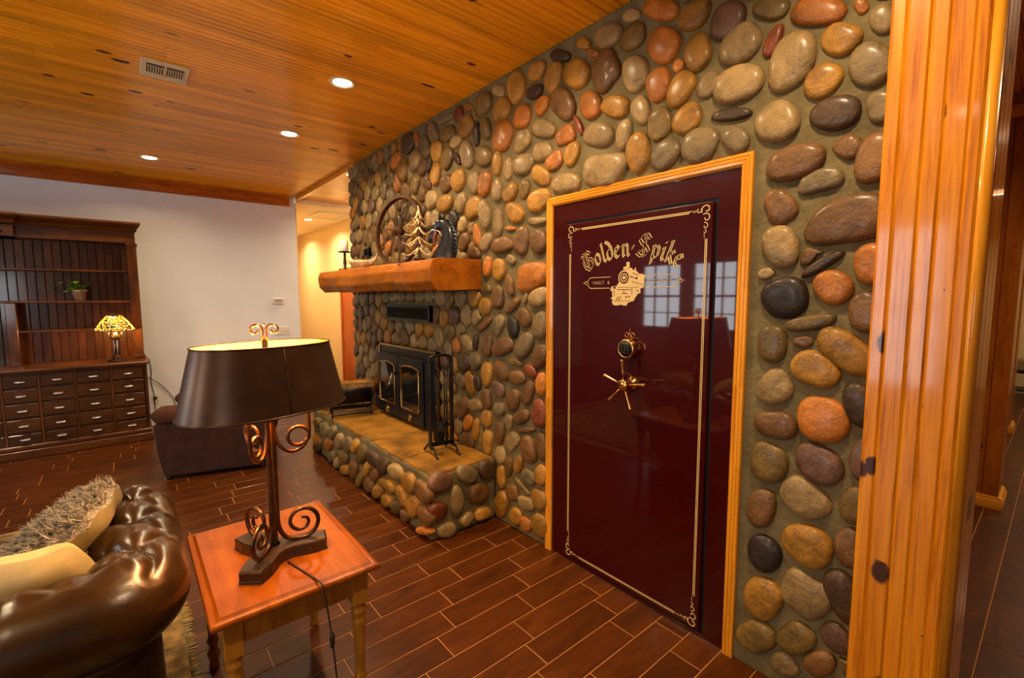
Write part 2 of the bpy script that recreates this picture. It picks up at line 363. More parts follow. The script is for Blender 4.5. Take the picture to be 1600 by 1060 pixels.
WALL_STONES=[(0.812,2.701,0.073,0.04,25,'L'),(0.646,2.616,0.093,0.048,27,'O'),(0.52,2.58,0.029,0.018,58,'O'),(0.454,2.513,0.056,0.033,66,'T'),(0.796,2.576,0.06,0.031,117,'R'),(0.723,2.473,0.1,0.082,90,'T'),(0.568,2.495,0.065,0.052,39,'A'),(0.476,2.378,0.078,0.063,56,'U'),(0.624,2.368,0.064,0.058,131,'A'),(0.571,2.244,0.082,0.059,8,'D'),(0.44,2.231,0.057,0.041,73,'U'),(0.764,2.268,0.091,0.073,56,'T'),(0.534,2.119,0.049,0.037,52,'b'),(0.707,2.104,0.102,0.065,2,'B'),(0.453,2.058,0.081,0.058,94,'B'),(0.615,2.021,0.068,0.045,173,'u'),(0.747,1.948,0.069,0.055,63,'b'),(0.529,1.866,0.125,0.086,178,'b'),(0.734,1.786,0.09,0.06,73,'T'),(0.591,1.716,0.076,0.021,148,'D'),(0.442,1.703,0.07,0.054,77,'O'),(0.781,1.688,0.033,0.023,162,'T'),(0.716,1.594,0.089,0.079,164,'K'),(0.547,1.631,0.066,0.061,51,'O'),(0.445,1.536,0.072,0.056,84,'B'),(0.614,1.5,0.091,0.028,168,'L'),(0.75,1.407,0.081,0.052,89,'L'),(0.639,1.426,0.034,0.024,174,'B'),(0.493,1.401,0.107,0.059,36,'A'),(0.594,1.32,0.082,0.067,28,'A'),(0.735,1.236,0.072,0.061,141,'t'),(0.723,1.086,0.077,0.058,176,'B'),(0.565,1.138,0.092,0.082,85,'O'),(0.441,1.209,0.085,0.051,73,'D'),(0.742,0.926,0.086,0.069,98,'L'),(0.562,0.971,0.085,0.077,20,'P'),(0.43,1.019,0.079,0.04,92,'P'),(0.606,0.815,0.089,0.074,36,'T'),(0.757,0.728,0.089,0.055,100,'B'),(0.444,0.842,0.077,0.046,98,'L'),(0.737,0.538,0.082,0.068,114,'K'),(0.591,0.631,0.088,0.086,99,'A'),(0.45,0.68,0.074,0.049,74,'b'),(0.739,0.335,0.097,0.075,106,'A'),(0.586,0.426,0.096,0.08,112,'t'),(0.461,0.486,0.097,0.062,71,'D'),(0.755,0.16,0.093,0.062,127,'L'),(0.604,0.24,0.088,0.052,123,'L'),(0.473,0.313,0.058,0.051,49,'P'),(0.643,0.096,0.061,0.044,146,'t'),(0.522,0.186,0.074,0.042,124,'B'),(1.291,2.918,0.103,0.048,33,'O'),(1.124,2.82,0.072,0.062,16,'A'),(0.983,2.736,0.078,0.071,19,'P'),(1.455,2.959,0.056,0.032,24,'T'),(1.604,2.93,0.092,0.061,23,'T'),(1.442,2.859,0.079,0.06,4,'L'),(1.277,2.759,0.102,0.069,40,'O'),(1.106,2.661,0.08,0.061,69,'A'),(0.927,2.611,0.088,0.077,161,'T'),(1.762,2.954,0.06,0.029,30,'A'),(1.697,2.879,0.044,0.023,30,'O'),(1.606,2.76,0.105,0.083,61,'b'),(1.427,2.687,0.092,0.07,75,'T'),(1.198,2.636,0.029,0.028,46,'O'),(1.294,2.587,0.075,0.066,79,'O'),(1.178,2.528,0.075,0.068,125,'A'),(1.047,2.503,0.051,0.05,144,'T'),(0.925,2.457,0.103,0.076,179,'T'),(1.712,2.624,0.087,0.068,61,'O'),(1.544,2.567,0.092,0.054,28,'A'),(1.391,2.504,0.076,0.047,59,'T'),(1.289,2.408,0.076,0.063,78,'L'),(1.143,2.386,0.073,0.062,141,'A'),(0.957,2.351,0.092,0.025,11,'D'),(1.66,2.452,0.102,0.064,20,'T'),(1.49,2.407,0.072,0.048,93,'T'),(1.407,2.3,0.106,0.064,87,'A'),(1.088,2.256,0.089,0.075,19,'U'),(0.926,2.249,0.065,0.047,41,'U'),(1.256,2.261,0.075,0.073,156,'U'),(1.622,2.268,0.147,0.084,14,'t'),(1.936,2.958,0.09,0.031,27,'D'),(1.811,2.822,0.101,0.077,43,'A'),(2.13,2.946,0.077,0.056,12,'A'),(1.991,2.863,0.081,0.066,120,'A'),(2.316,2.909,0.1,0.08,60,'A'),(2.498,2.956,0.07,0.037,22,'T'),(2.149,2.834,0.074,0.042,11,'D'),(2.086,2.737,0.066,0.054,179,'O'),(1.908,2.685,0.117,0.074,50,'B'),(2.471,2.821,0.095,0.072,172,'A'),(2.259,2.722,0.084,0.069,10,'O'),(2.674,2.925,0.089,0.079,2,'L'),(2.651,2.75,0.077,0.059,74,'L'),(2.461,2.654,0.111,0.095,26,'o'),(2.254,2.574,0.084,0.066,174,'T'),(2.068,2.596,0.114,0.053,26,'T'),(1.897,2.508,0.078,0.052,172,'o'),(1.798,2.543,0.069,0.023,62,'R'),(2.673,2.577,0.095,0.074,17,'L'),(2.525,2.491,0.08,0.045,92,'A'),(2.404,2.43,0.072,0.05,84,'T'),(2.249,2.434,0.097,0.069,3,'T'),(2.076,2.466,0.09,0.055,6,'T'),(1.979,2.388,0.069,0.052,159,'o'),(1.841,2.393,0.067,0.056,109,'A'),(2.099,2.332,0.087,0.053,29,'A'),(2.663,2.392,0.09,0.071,94,'O'),(2.521,2.312,0.082,0.056,88,'T'),(2.383,2.278,0.077,0.06,147,'A'),(2.248,2.272,0.065,0.045,111,'L'),(2.118,2.181,0.097,0.071,178,'A'),(1.891,2.248,0.108,0.062,6,'T'),(2.659,2.177,0.106,0.066,81,'T'),(2.511,2.103,0.096,0.054,98,'T'),(2.334,2.137,0.1,0.061,23,'A'),(2.122,2.062,0.088,0.024,5,'t'),(2.39,2.047,0.057,0.017,7,'O'),(2.275,1.948,0.092,0.069,111,'b'),(2.112,1.934,0.087,0.072,56,'B'),(2.472,1.941,0.116,0.057,175,'B'),(2.649,1.978,0.083,0.052,137,'T'),(2.753,2.046,0.086,0.044,68,'O'),(2.181,1.731,0.154,0.087,175,'o'),(2.509,1.776,0.085,0.062,94,'A'),(2.39,1.673,0.076,0.044,69,'B'),(2.379,1.843,0.05,0.03,30,'T'),(2.116,1.593,0.091,0.06,170,'T'),(2.522,1.589,0.082,0.07,92,'B'),(2.674,1.528,0.073,0.065,11,'A'),(2.361,1.538,0.088,0.035,148,'B'),(2.234,1.59,0.038,0.02,109,'T'),(2.248,1.466,0.073,0.058,47,'B'),(2.098,1.423,0.09,0.063,97,'U'),(2.361,1.401,0.075,0.057,66,'K'),(2.512,1.404,0.077,0.059,130,'u'),(2.682,1.396,0.096,0.034,152,'B'),(2.635,1.805,0.081,0.045,101,'O'),(2.655,1.657,0.075,0.031,1,'L'),(3.043,1.217,0.068,0.052,82,'O'),(2.9,1.256,0.089,0.049,28,'T'),(2.796,1.264,0.062,0.033,97,'D'),(2.652,1.248,0.093,0.059,99,'B'),(2.47,1.26,0.122,0.063,165,'B'),(2.25,1.274,0.105,0.072,141,'U'),(2.094,1.229,0.09,0.06,134,'B'),(2.338,1.161,0.076,0.024,5,'L'),(2.189,1.124,0.068,0.045,10,'R'),(2.488,1.091,0.092,0.064,17,'B'),(2.323,1.059,0.085,0.048,171,'B'),(2.953,1.094,0.082,0.072,166,'D'),(2.795,1.122,0.074,0.072,145,'U'),(2.649,1.045,0.093,0.065,93,'A'),(2.083,1.056,0.078,0.049,91,'O'),(2.512,0.951,0.078,0.052,22,'P'),(2.204,0.978,0.089,0.05,116,'B'),(2.36,0.907,0.093,0.06,120,'B'),(2.858,0.944,0.093,0.058,84,'A'),(2.774,0.964,0.061,0.044,71,'D'),(2.657,0.86,0.077,0.064,80,'B'),(2.999,0.948,0.078,0.058,27,'U'),(2.097,0.864,0.091,0.072,94,'R'),(2.513,0.815,0.06,0.053,161,'U'),(2.801,0.785,0.103,0.046,167,'T'),(2.975,0.74,0.113,0.063,131,'B'),(2.271,0.805,0.089,0.047,153,'B'),(2.666,0.71,0.072,0.063,159,'A'),(2.405,0.746,0.06,0.039,112,'T'),(2.235,0.72,0.096,0.019,162,'B'),(2.514,0.642,0.092,0.054,103,'B'),(2.797,0.601,0.092,0.041,104,'A'),(2.899,0.634,0.081,0.048,123,'O'),(3.03,0.573,0.066,0.056,104,'T'),(2.375,0.602,0.092,0.051,124,'t'),(2.204,0.591,0.095,0.074,67,'B'),(2.078,0.657,0.095,0.049,86,'B'),(2.645,0.539,0.091,0.058,97,'A'),(2.503,0.483,0.067,0.063,167,'T'),(2.491,0.324,0.086,0.051,89,'A'),(2.407,0.415,0.08,0.037,99,'B'),(2.303,0.469,0.073,0.04,116,'A'),(2.204,0.405,0.071,0.055,172,'U'),(2.083,0.465,0.076,0.058,104,'A'),(2.268,0.33,0.085,0.024,23,'L'),(2.364,0.249,0.07,0.056,157,'B'),(2.487,0.123,0.11,0.069,122,'A'),(2.227,0.22,0.086,0.05,172,'T'),(2.093,0.299,0.08,0.07,178,'A'),(2.334,0.096,0.07,0.058,115,'A'),(2.227,0.077,0.059,0.054,152,'O'),(2.098,0.12,0.092,0.074,108,'A'),(2.981,2.939,0.068,0.059,53,'R'),(2.856,2.956,0.05,0.029,14,'O'),(3.179,2.959,0.109,0.031,1,'U'),(2.885,2.833,0.092,0.079,160,'A'),(2.758,2.735,0.086,0.035,92,'D'),(3.123,2.845,0.102,0.067,8,'L'),(3.343,2.912,0.105,0.059,57,'U'),(3.024,2.76,0.081,0.048,2,'T'),(3.293,2.757,0.092,0.084,119,'A'),(3.15,2.658,0.087,0.078,134,'L'),(2.876,2.63,0.11,0.073,72,'T'),(3.012,2.636,0.069,0.03,44,'D'),(3.775,2.923,0.124,0.087,179,'D'),(3.488,2.844,0.112,0.064,57,'U'),(3.624,2.928,0.072,0.041,71,'O'),(4.009,2.841,0.098,0.069,162,'O'),(3.872,2.736,0.101,0.089,79,'A'),(3.66,2.755,0.087,0.084,92,'T'),(3.529,2.673,0.073,0.062,101,'B'),(3.426,2.684,0.075,0.043,102,'D'),(3.323,2.574,0.087,0.078,125,'A'),(2.989,2.47,0.09,0.082,167,'A'),(3.17,2.482,0.086,0.067,166,'B'),(2.795,2.419,0.084,0.065,96,'T'),(3.39,2.396,0.101,0.073,175,'T'),(3.189,2.325,0.12,0.068,1,'A'),(2.967,2.298,0.084,0.065,146,'T'),(2.803,2.24,0.097,0.078,166,'A'),(3.063,2.193,0.074,0.059,48,'K'),(2.942,2.134,0.067,0.055,128,'T'),(2.928,2.002,0.077,0.065,160,'B')]
HEARTH_END=[(-0.463,0.384,0.09,0.07,160,'P'),(-0.257,0.387,0.086,0.058,145,'U'),(-0.093,0.383,0.078,0.06,115,'D'),(-0.485,0.203,0.08,0.061,156,'R'),(-0.338,0.232,0.114,0.054,96,'U'),(-0.153,0.227,0.091,0.07,162,'B'),(-0.421,0.052,0.073,0.054,169,'T'),(-0.262,0.075,0.058,0.043,24,'T'),(-0.126,0.074,0.067,0.049,179,'A')]
HEARTH_FRONT=[(2.844,0.32,0.106,0.07,169,'A'),(2.638,0.326,0.103,0.08,10,'B'),(2.768,0.175,0.106,0.067,128,'A'),(2.61,0.172,0.084,0.067,15,'B'),(2.928,0.192,0.09,0.065,18,'A'),(3.041,0.334,0.11,0.057,171,'T'),(3.247,0.321,0.111,0.065,154,'D'),(3.436,0.329,0.108,0.068,179,'D'),(3.656,0.3,0.126,0.08,142,'L'),(3.025,0.073,0.087,0.048,158,'L'),(3.185,0.074,0.111,0.055,160,'A'),(3.344,0.09,0.107,0.053,141,'A'),(3.122,0.203,0.101,0.05,168,'A'),(2.885,0.064,0.06,0.046,162,'B'),(3.233,0.192,0.082,0.042,172,'A'),(3.53,0.082,0.126,0.07,159,'B'),(3.395,0.207,0.096,0.048,146,'B'),(3.572,0.196,0.101,0.05,141,'A'),(3.854,0.112,0.124,0.07,134,'B'),(4.06,0.029,0.15,0.048,166,'A'),(4.094,0.16,0.131,0.084,165,'L'),(3.986,0.304,0.118,0.082,168,'U'),(4.193,0.287,0.105,0.06,143,'T'),(4.484,0.179,0.122,0.065,148,'O'),(4.6,0.303,0.114,0.071,170,'U'),(4.378,0.316,0.107,0.059,149,'U'),(3.805,0.338,0.087,0.051,141,'A'),(3.716,0.065,0.087,0.048,128,'L'),(4.25,0.068,0.103,0.053,149,'T'),(4.405,0.075,0.101,0.052,149,'U'),(2.632,0.05,0.1,0.029,165,'O'),(4.838,0.144,0.15,0.07,163,'A'),(4.854,0.019,0.154,0.061,160,'D'),(4.815,0.321,0.148,0.057,164,'L')]
# ------------------------------------------------------------------ room shell
YW = 7.24; ZC = 3.03; XL = -6.2; YB = -2.6; YS1 = 5.16; YS0 = 0.40
def struct(name, mb, m, parent=None, bevel=0):
    o = mb.build(name, m, parent, bevel=bevel)
    if parent is None: o['kind'] = 'structure'
    return o
# floor slab (grout colour) with single tiles
floor = struct('floor', MB().box(XL, 9.5, YB, 12.5, -.12, -.0022), M['grout'])
TW, TL, G = .1497, .4885, .0052
def tile_mesh(l, nm='floor_tile'):
    b = MB(); c = .0016; x0, x1, y0, y1 = G/2, l-G/2, G/2, TW-G/2
    vs = [(x0, y0, -.006), (x1, y0, -.006), (x1, y1, -.006), (x0, y1, -.006), (x0, y0, -c), (x1, y0, -c), (x1, y1, -c), (x0, y1, -c),
          (x0+c, y0+c, 0), (x1-c, y0+c, 0), (x1-c, y1-c, 0), (x0+c, y1-c, 0)]
    fs = [(8, 9, 10, 11)] + [(i, (i+1) % 4, 4+(i+1) % 4, 4+i) for i in range(4)] + [(4+i, 4+(i+1) % 4, 8+(i+1) % 4, 8+i) for i in range(4)]
    b.add(vs, fs); return b
known = {3: -.24, 2: -.112, 1: -.27, 0: -.353, -1: -.457, -2: -.112, -3: -.168, 4: -.012}
tiles = []
tr = random.Random(3)
for k in range(-22, 62):
    y = 1.797 + TW*k
    if y+TW > 10.5: break
    off = known.get(k, tr.uniform(-TL, 0))
    i0 = int((XL-off)/TL)-1
    for i in range(i0, 32):
        x0 = off + i*TL; x1 = x0+TL
        if x1 < XL or x0 > 9.0: continue
        if y > YW and (x1 < -.05 or x0 > 1.15): continue
        if y+TW > .42 and y+TW < YS1-.05 and x0 > .02 and not (y < .5 and x0 > .3): continue
        if x0 > 1.2 and y > .5: continue
        if YW > y > YS1 and x0 > 1.15: continue
        pr_ = [project((x, yy, 0)) for x in (x0, x1) for yy in (y, y+TW)]
        area = 0
        if all(p is not None for p in pr_):
            cx = sum(p[0] for p in pr_)/4; cy = sum(p[1] for p in pr_)/4
            if -60 < cx < 1660 and cy < 1090: area = (TL*TW)/(sum(p[2] for p in pr_)/4)**3
            # covered by the hearth, the sofa, the bookcase or the rug
            if x0 > -.52 and 2.6 < y < 5.0: area = 0
            if x1 < -1.88 and y < 4.4: area = 0
            if x1 < -1.9 and y > 6.5: area = 0
            if y < .4 and x1 > -.05 and x0 < .3: area *= .01
        tiles.append((area, x0, y))
tiles.sort(reverse=True)
tm = tile_mesh(TL).mesh('floor_tile')
for a, x, y in tiles[:300]: link('floor_tile', tm, M['tile'], floor, (x, y, 0))
rest = MB()
for a, x, y in tiles[300:]:
    s = len(rest.v); b = tile_mesh(TL); rest.add([(p[0]+x, p[1]+y, p[2]) for p in b.v], b.f)
tag(rest.build('floor_tile_field', M['tile'], floor), kind='stuff')

# ceiling: backing plus single bead-board planks running across the room
ceiling = struct('ceiling', MB().box(XL, 9.5, YB, YW+.1, ZC+.02, ZC+.14), M['ceil'])
BW = .0889
def board_mesh(l):
    b = MB(); w = BW; g = .008; t = .02
    prof = [(0, t), (0, g), (g, 0), (w/2-.008, 0), (w/2-.005, .008), (w/2-.0015, .001), (w/2+.0015, .001), (w/2+.005, .008), (w/2+.008, 0), (w-g, 0), (w, g), (w, t)]
    return b.prism([(p[0], p[1]) for p in prof], 'x', .0008, l-.0008)
cr = random.Random(11)
nb = int((YW-YB)/BW)+1
for k in range(nb):
    y = YW - BW*(k+1)
    if y < -.9: break
    xe = 0.0 if (y > YS1-.02 or y > .35) else 9.0
    x = XL + cr.uniform(-2.2, -.2)
    while x < xe-.01:
        l = cr.choice((1.83, 2.44, 3.05, 3.66)); x1 = min(x+l, xe)
        if xe-x1 < .5: x1 = xe
        if x1 > XL:
            xs = max(x, XL)
            vis = any((p := project((xx, y, ZC))) is not None and p[1] > -90 and -90 < p[0] < 1690 for xx in np.linspace(xs, x1, 8))
            if vis: board_mesh(x1-xs).build('ceiling_board', M['ceil'], ceiling, (xs, y, ZC), recalc=False)
        x = x1
# hall ceiling beyond the stone wall
hall_ceiling = struct('hall_ceiling', MB().box(0.0, 1.3, YS1-.6, YW, ZC+.0, ZC+.02), M['hallceil'])
yy = YS1-.45
while yy < YW-.02:
    b = MB(); w = min(.135, YW-yy)
    b.prism([(0, .0), (0, -.012), (.004, -.016), (w-.004, -.016), (w, -.012), (w, 0)], 'x', .03, 1.25)
    b.build('ceiling_board', M['hallceil'], hall_ceiling, (0, yy, ZC), recalc=True); yy += .135
struct('trim_1', MB().box(-.012, .03, YS1-.12, YW, ZC-.048, ZC+.0), M['pine_y'], bevel=.004)
hall_soffit = struct('ceiling_hall_end', MB().box(0.0, 1.3, YW, 12.2, 2.95, 3.06), M['hallwhite'])
# far white wall with a pine crown board
struct('wall_far', MB().box(XL, -.02, YW, YW+.14, 0, ZC+.1), M['white'])
crown = struct('trim_2', MB().box(XL, -.10, YW-.012, YW, 2.885, ZC+.0), M['redpine'])
xx = -.10
for l in (2.6, 2.2, 1.5):
    b = MB(); b.prism([(0, 0), (-.018, 0), (-.024, .010), (-.024, .062), (-.034, .070), (-.034, .085), (-.026, .095), (-.055, .14), (-.055, .145), (0, .145)], 'x', xx-l, xx-.001)
    b.build('crown_board', M['redpine'], crown, (0, YW-.012, 2.885)); xx -= l
# hallway
struct('wall_hall_left', MB().box(-.02, .0, YW+.001, 12.2, 0, 2.95), M['yellow'])
struct('wall_hall_right', MB().box(1.12, 1.25, 5.0, 12.2, 0, ZC+.05), M['yellow'])
struct('wall_hall_end', MB().box(-.02, 1.25, 12.2, 12.3, 0, 3.05), M['yellow'])
d = empty('door_1', (1.12, 8.22, 0)); d['kind'] = 'structure'
MB().box(-.02, .0, -.42, .36, .01, 2.04, .003).build('door_leaf', M['doorred'], d)
for y0, y1 in ((-.50, -.42), (.36, .44)): MB().box(-.035, .0, y0, y1, 0, 2.12, .004).build('casing', M['doorred'], d)
MB().box(-.035, .0, -.50, .44, 2.045, 2.12, .004).build('casing', M['doorred'], d)
MB().sphere((-.055, -.36, 1.0), .028).build('door_knob', M['brass'], d)
# behind and beside the camera: unseen walls with windows for daylight; the back window is added fill
def wall_with_holes(name, axis, at, thick, a0, a1, z0, z1, holes, m):
    b = MB(); cur = a0
    def bx(u0, u1, w0, w1):
        if u1-u0 < 1e-4 or w1-w0 < 1e-4: return
        if axis == 'x': b.box(at, at+thick, u0, u1, w0, w1)
        else: b.box(u0, u1, at, at+thick, w0, w1)
    for (h0, h1, w0, w1) in sorted(holes):
        bx(cur, h0, z0, z1); bx(h0, h1, z0, w0); bx(h0, h1, w1, z1); cur = h1
    bx(cur, a1, z0, z1)
    return struct(name, b, m)
WL = [(1.0, 1.95, .35, 2.55), (3.70, 4.55, .95, 2.25), (4.75, 5.65, .95, 2.25)]
WB_FILL = [(-5.3, -4.0, .95, 2.25)]  # unseen back window, added for general fill daylight
wall_with_holes('wall_left', 'x', XL-.14, .14, YB, YW, 0, ZC+.1, WL, M['tanwall'])
wall_with_holes('wall_back', 'y', YB-.14, .14, XL, 9.5, 0, ZC+.1, WB_FILL, M['tanwall'])
def window(n, axis, at, h):
    u0, u1, w0, w1 = h
    o = empty('window_%d' % n); o['kind'] = 'structure'
    def bx(a0, a1, b0, b1, nm):
        b = MB()
        if axis == 'x': b.box(at-.03, at+.03, a0, a1, b0, b1)
        else: b.box(a0, a1, at-.03, at+.03, b0, b1)
        b.build(nm, M['winframe'], o)
    bx(u0, u0+.05, w0, w1, 'jamb'); bx(u1-.05, u1, w0, w1, 'jamb'); bx(u0, u1, w0, w0+.05, 'sill'); bx(u0, u1, w1-.05, w1, 'head')
    bx(u0+.05, u1-.05, (w0+w1)/2-.02, (w0+w1)/2+.02, 'meeting_rail')
    for f in (1/3, 2/3): bx(u0+(u1-u0)*f-.01, u0+(u1-u0)*f+.01, w0+.05, w1-.05, 'muntin')
    for f in (.25, .75): bx(u0+.05, u1-.05, w0+(w1-w0)*f-.01, w0+(w1-w0)*f+.01, 'muntin')
    li = bpy.data.lights.new('window_portal', 'AREA'); li.shape = 'RECTANGLE'; li.size = u1-u0; li.size_y = w1-w0
    li.cycles.is_portal = True
    lo = bpy.data.objects.new('window_portal', li); COL.objects.link(lo)
    c = (u0+u1)/2, (w0+w1)/2
    if axis == 'x': lo.location = (at-.06, c[0], c[1]); lo.rotation_euler = (PI/2, 0, -PI/2)
    else: lo.location = (c[0], at-.06, c[1]); lo.rotation_euler = (PI/2, 0, 0)
    # a portal faces along its -Z axis: into the room
    dirv = Vector((1, 0, 0)) if axis == 'x' else Vector((0, 1, 0))
    lo.rotation_mode = 'QUATERNION'; lo.rotation_quaternion = dirv.to_track_quat('-Z', 'Y')
for i, h in enumerate(WL): window(i+1, 'x', XL-.07, h)
for i, h in enumerate(WB_FILL): window(i+4, 'y', YB-.07, h)  # the added fill window behind the camera

# ------------------------------------------------------------------ stone wall
DY0, DY1, DZ = .846, 2.035, 2.18           # outer edge of the pine door trim
wb = MB(); X0 = .006
wb.box(X0, .30, YS0-.05, DY0+.02, 0, ZC+.01); wb.box(X0, .30, DY1-.02, YS1, 0, ZC+.01); wb.box(X0, .30, DY0+.02, DY1-.02, DZ-.02, ZC+.01)
wall_stone = struct('wall_right', wb, M['mortar'])
def stone_outline(a, b, ang, rg, rough):
    n = 22; e = rg.uniform(2.0, 2.6) if not rough else rg.uniform(2.6, 3.4)
    ph = [rg.uniform(0, 2*PI) for _ in range(3)]; am = (.07, .05, .03) if not rough else (.07, .07, .06)
    out = []
    for i in range(n):
        t = 2*PI*i/n; c, s = math.cos(t), math.sin(t)
        r = (abs(c)**e+abs(s)**e)**(-1/e)
        r *= 1 + am[0]*math.cos(t+ph[0]) + am[1]*math.cos(2*t+ph[1]) + am[2]*math.cos(3*t+ph[2])
        x, y = a*r*c, b*r*s; ca, sa = math.cos(ang), math.sin(ang)
        out.append((x*ca-y*sa, x*sa+y*ca))
    return out
def stone_mb(out, h, rg, rough, mp):
    # dome over an outline; mp maps (u, v, height) to local xyz
    n = len(out); rings = [(1.0, -.012), (1.0, .22*h), (.965, .48*h), (.88, .72*h), (.72, .89*h), (.45, .98*h)]
    ph = rg.uniform(0, 6.28); tx, ty = rg.uniform(-.22, .22), rg.uniform(-.22, .22)
    rm = max(math.hypot(*p) for p in out); vs = []
    for s, z in rings:
        for k, (u, v) in enumerate(out):
            uu, vv = u*s, v*s
            zz = z*(1 + (tx*uu+ty*vv)/rm) if z > 0 else z
            if rough and 0 < s < 1: zz += h*.10*math.sin(7*uu/rm+ph)*math.cos(6*vv/rm-ph) + rg.uniform(-.05, .05)*h
            vs.append(mp(uu, vv, zz))
    vs.append(mp(0, 0, h*.99)); m = len(rings); fs = []
    for i in range(m-1):
        for k in range(n): fs.append((i*n+k, i*n+(k+1) % n, (i+1)*n+(k+1) % n, (i+1)*n+k))
    for k in range(n): fs.append(((m-1)*n+k, (m-1)*n+(k+1) % n, m*n))
    return MB().add(vs, fs, True)
MAPX = lambda u, v, h: (-h, u, v)           # wall facing -x: u = y, v = z
MAPY = lambda u, v, h: (u, -h, v)           # face looking to -y: u = x
sr = random.Random(5)
stones = []                                  # (size, y, z, outline, key)
for (y, z, a, b, ang, key) in WALL_STONES:
    a, b = min(a, .17), min(b, .12)
    stones.append([a*b, y, z, stone_outline(a, b, math.radians(ang), sr, key.islower()), key])
# fill the rest of the wall: relaxed cells between the stones that are already set
cs = .014; gy = np.arange(YS0+.005, YS1+.012, cs); gz = np.arange(.012, ZC-.012, cs)
GY, GZ = np.meshgrid(gy, gz, indexing='ij'); blocked = np.zeros(GY.shape, bool)
def block(y0, y1, z0, z1): blocked[(GY > y0) & (GY < y1) & (GZ > z0) & (GZ < z1)] = True
block(DY0-.012, DY1+.012, -1, DZ+.012); block(2.70, 5.02, 1.655, 1.865); block(3.40, 4.26, 1.37, 1.54); block(3.29, 4.43, .40, 1.145)
block(2.55, 5.03, -1, .445); block(3.05, 3.20, 2.02, 2.135); block(4.62, 4.76, 2.0, 2.11)
for (_, y, z, out, key) in stones:
    m = np.hypot(GY-y, GZ-z) < .2
    ang = np.arctan2(GZ[m]-z, GY[m]-y); rr = np.hypot(GY[m]-y, GZ[m]-z)
    oa = np.array([math.atan2(p[1], p[0]) for p in out]); orr = np.array([math.hypot(*p) for p in out]); od = np.argsort(oa)
    lim = np.interp(ang, oa[od], orr[od], period=2*PI)
    blocked[m] |= rr < lim+.006
fy, fz = GY[~blocked], GZ[~blocked]
dist = np.where(blocked, 0, 99.0)
for _ in range(9):
    d2 = dist.copy()
    d2[1:] = np.minimum(d2[1:], dist[:-1]+cs); d2[:-1] = np.minimum(d2[:-1], dist[1:]+cs)
    d2[:, 1:] = np.minimum(d2[:, 1:], dist[:, :-1]+cs); d2[:, :-1] = np.minimum(d2[:, :-1], dist[:, 1:]+cs); dist = d2
ng = np.random.default_rng(4)
cand = np.argwhere(dist > .03); ng.shuffle(cand); sites = []
for i, j in cand:
    p = (gy[i], gz[j])
    need = .125 if p[0] > 2.4 else .10
    if all((p[0]-q[0])**2+(p[1]-q[1])**2 > need*need for q in sites): sites.append(p)
S = np.array(sites)
for it in range(6):
    dd = (fy[:, None]-S[None, :, 0])**2*1.25 + (fz[:, None]-S[None, :, 1])**2*.85
    own = dd.argmin(1)
    if it < 5:
        for k in range(len(S)):
            w = own == k
            if w.sum() > 6: S[k] = fy[w].mean(), fz[w].mean()
owner = np.full(GY.shape, -1); owner[~blocked] = own
for k, (y, z) in enumerate(S):
    rad = []
    for i in range(22):
        t = 2*PI*i/22; r = 0
        while r < .125:
            r += .005; iy = int(round((y+r*math.cos(t)-gy[0])/cs)); iz = int(round((z+r*math.sin(t)-gz[0])/cs))
            if iz < 0 or iz >= len(gz) or iy < 0 or iy >= len(gy) or owner[iy, iz] != k: break
        rad.append(max(r-.012, .008))
    for _ in range(3): rad = [min(rad[i]*1.05, (rad[i-1]+rad[i]*1.5+rad[(i+1) % 22])/3.5) for i in range(22)]
    if np.mean(rad) < .024: continue
    out = [(r*math.cos(2*PI*i/22), r*math.sin(2*PI*i/22)) for i, r in enumerate(rad)]
    key = sr.choices('TUABLODPtbRoK', (18, 17, 14, 14, 14, 5, 7, 4, 4, 4, .5, 1, 1))[0]
    stones.append([float(np.mean(rad))**2, float(y), float(z), out, key])
def shown(s):
    p = project((0, s[1], s[2])); return -1 if p is None else s[0]/p[2]**3
stones.sort(key=shown, reverse=True)
left = {}
for i, (sz, y, z, out, key) in enumerate(stones):
    h = min(.040, max(.015, .32*math.sqrt(sz)+.010)); rough = key.islower()
    if rough: h *= .85
    b = stone_mb(out, h, sr, rough, MAPX)
    if i < 300: b.build('stone', M['s'+key.upper()], wall_stone, (X0, y, z), recalc=True)
    else: left.setdefault(key.upper(), MB()).add([(p[0]+X0, p[1]+y, p[2]+z) for p in b.v], b.f, True)
if left:
    allb = MB(); keys = list(left); mi = []
    for q, k in enumerate(keys): allb.add(left[k].v, left[k].f, True); mi += [q]*len(left[k].f)
    o = allb.build('stone_field', None, wall_stone); o.data.materials.clear()
    for k in keys: o.data.materials.append(M['s'+k])
    o.data.polygons.foreach_set('material_index', mi); tag(o, kind='stuff')
print('stones', len(stones))

# ------------------------------------------------------------------ pine trim around the vault door (finger-jointed lengths)
trim = struct('trim_3', MB().box(.001, .03, DY0+.004, DY0+.040, 0, DZ-.004).box(.001, .03, DY1-.040, DY1-.004, 0, DZ-.004).box(.001, .03, DY0+.004, DY1-.004, DZ-.05, DZ-.004), M['pine'])
tw = .048
TP = [(0, .02), (0, -.010), (.003, -.014), (.012, -.014), (.0145, -.0105), (.017, -.014), (.027, -.014), (.0295, -.0105), (.032, -.014), (.042, -.012), (tw, -.006), (tw, .02)]
def trim_piece(kind, a0, a1):
    # profile runs outer edge -> inner edge
    b = MB()
    if kind == 'left': b.prism([(p[1], DY1-p[0]) for p in TP], 'z', a0, a1)
    elif kind == 'right': b.prism([(p[1], DY0+p[0]) for p in TP], 'z', a0, a1)
    else: b.prism([(p[1], DZ-p[0]) for p in TP], 'y', a0, a1); b.v = [(p[0], p[1], p[2]) for p in b.v]
    return b
jr = random.Random(2)
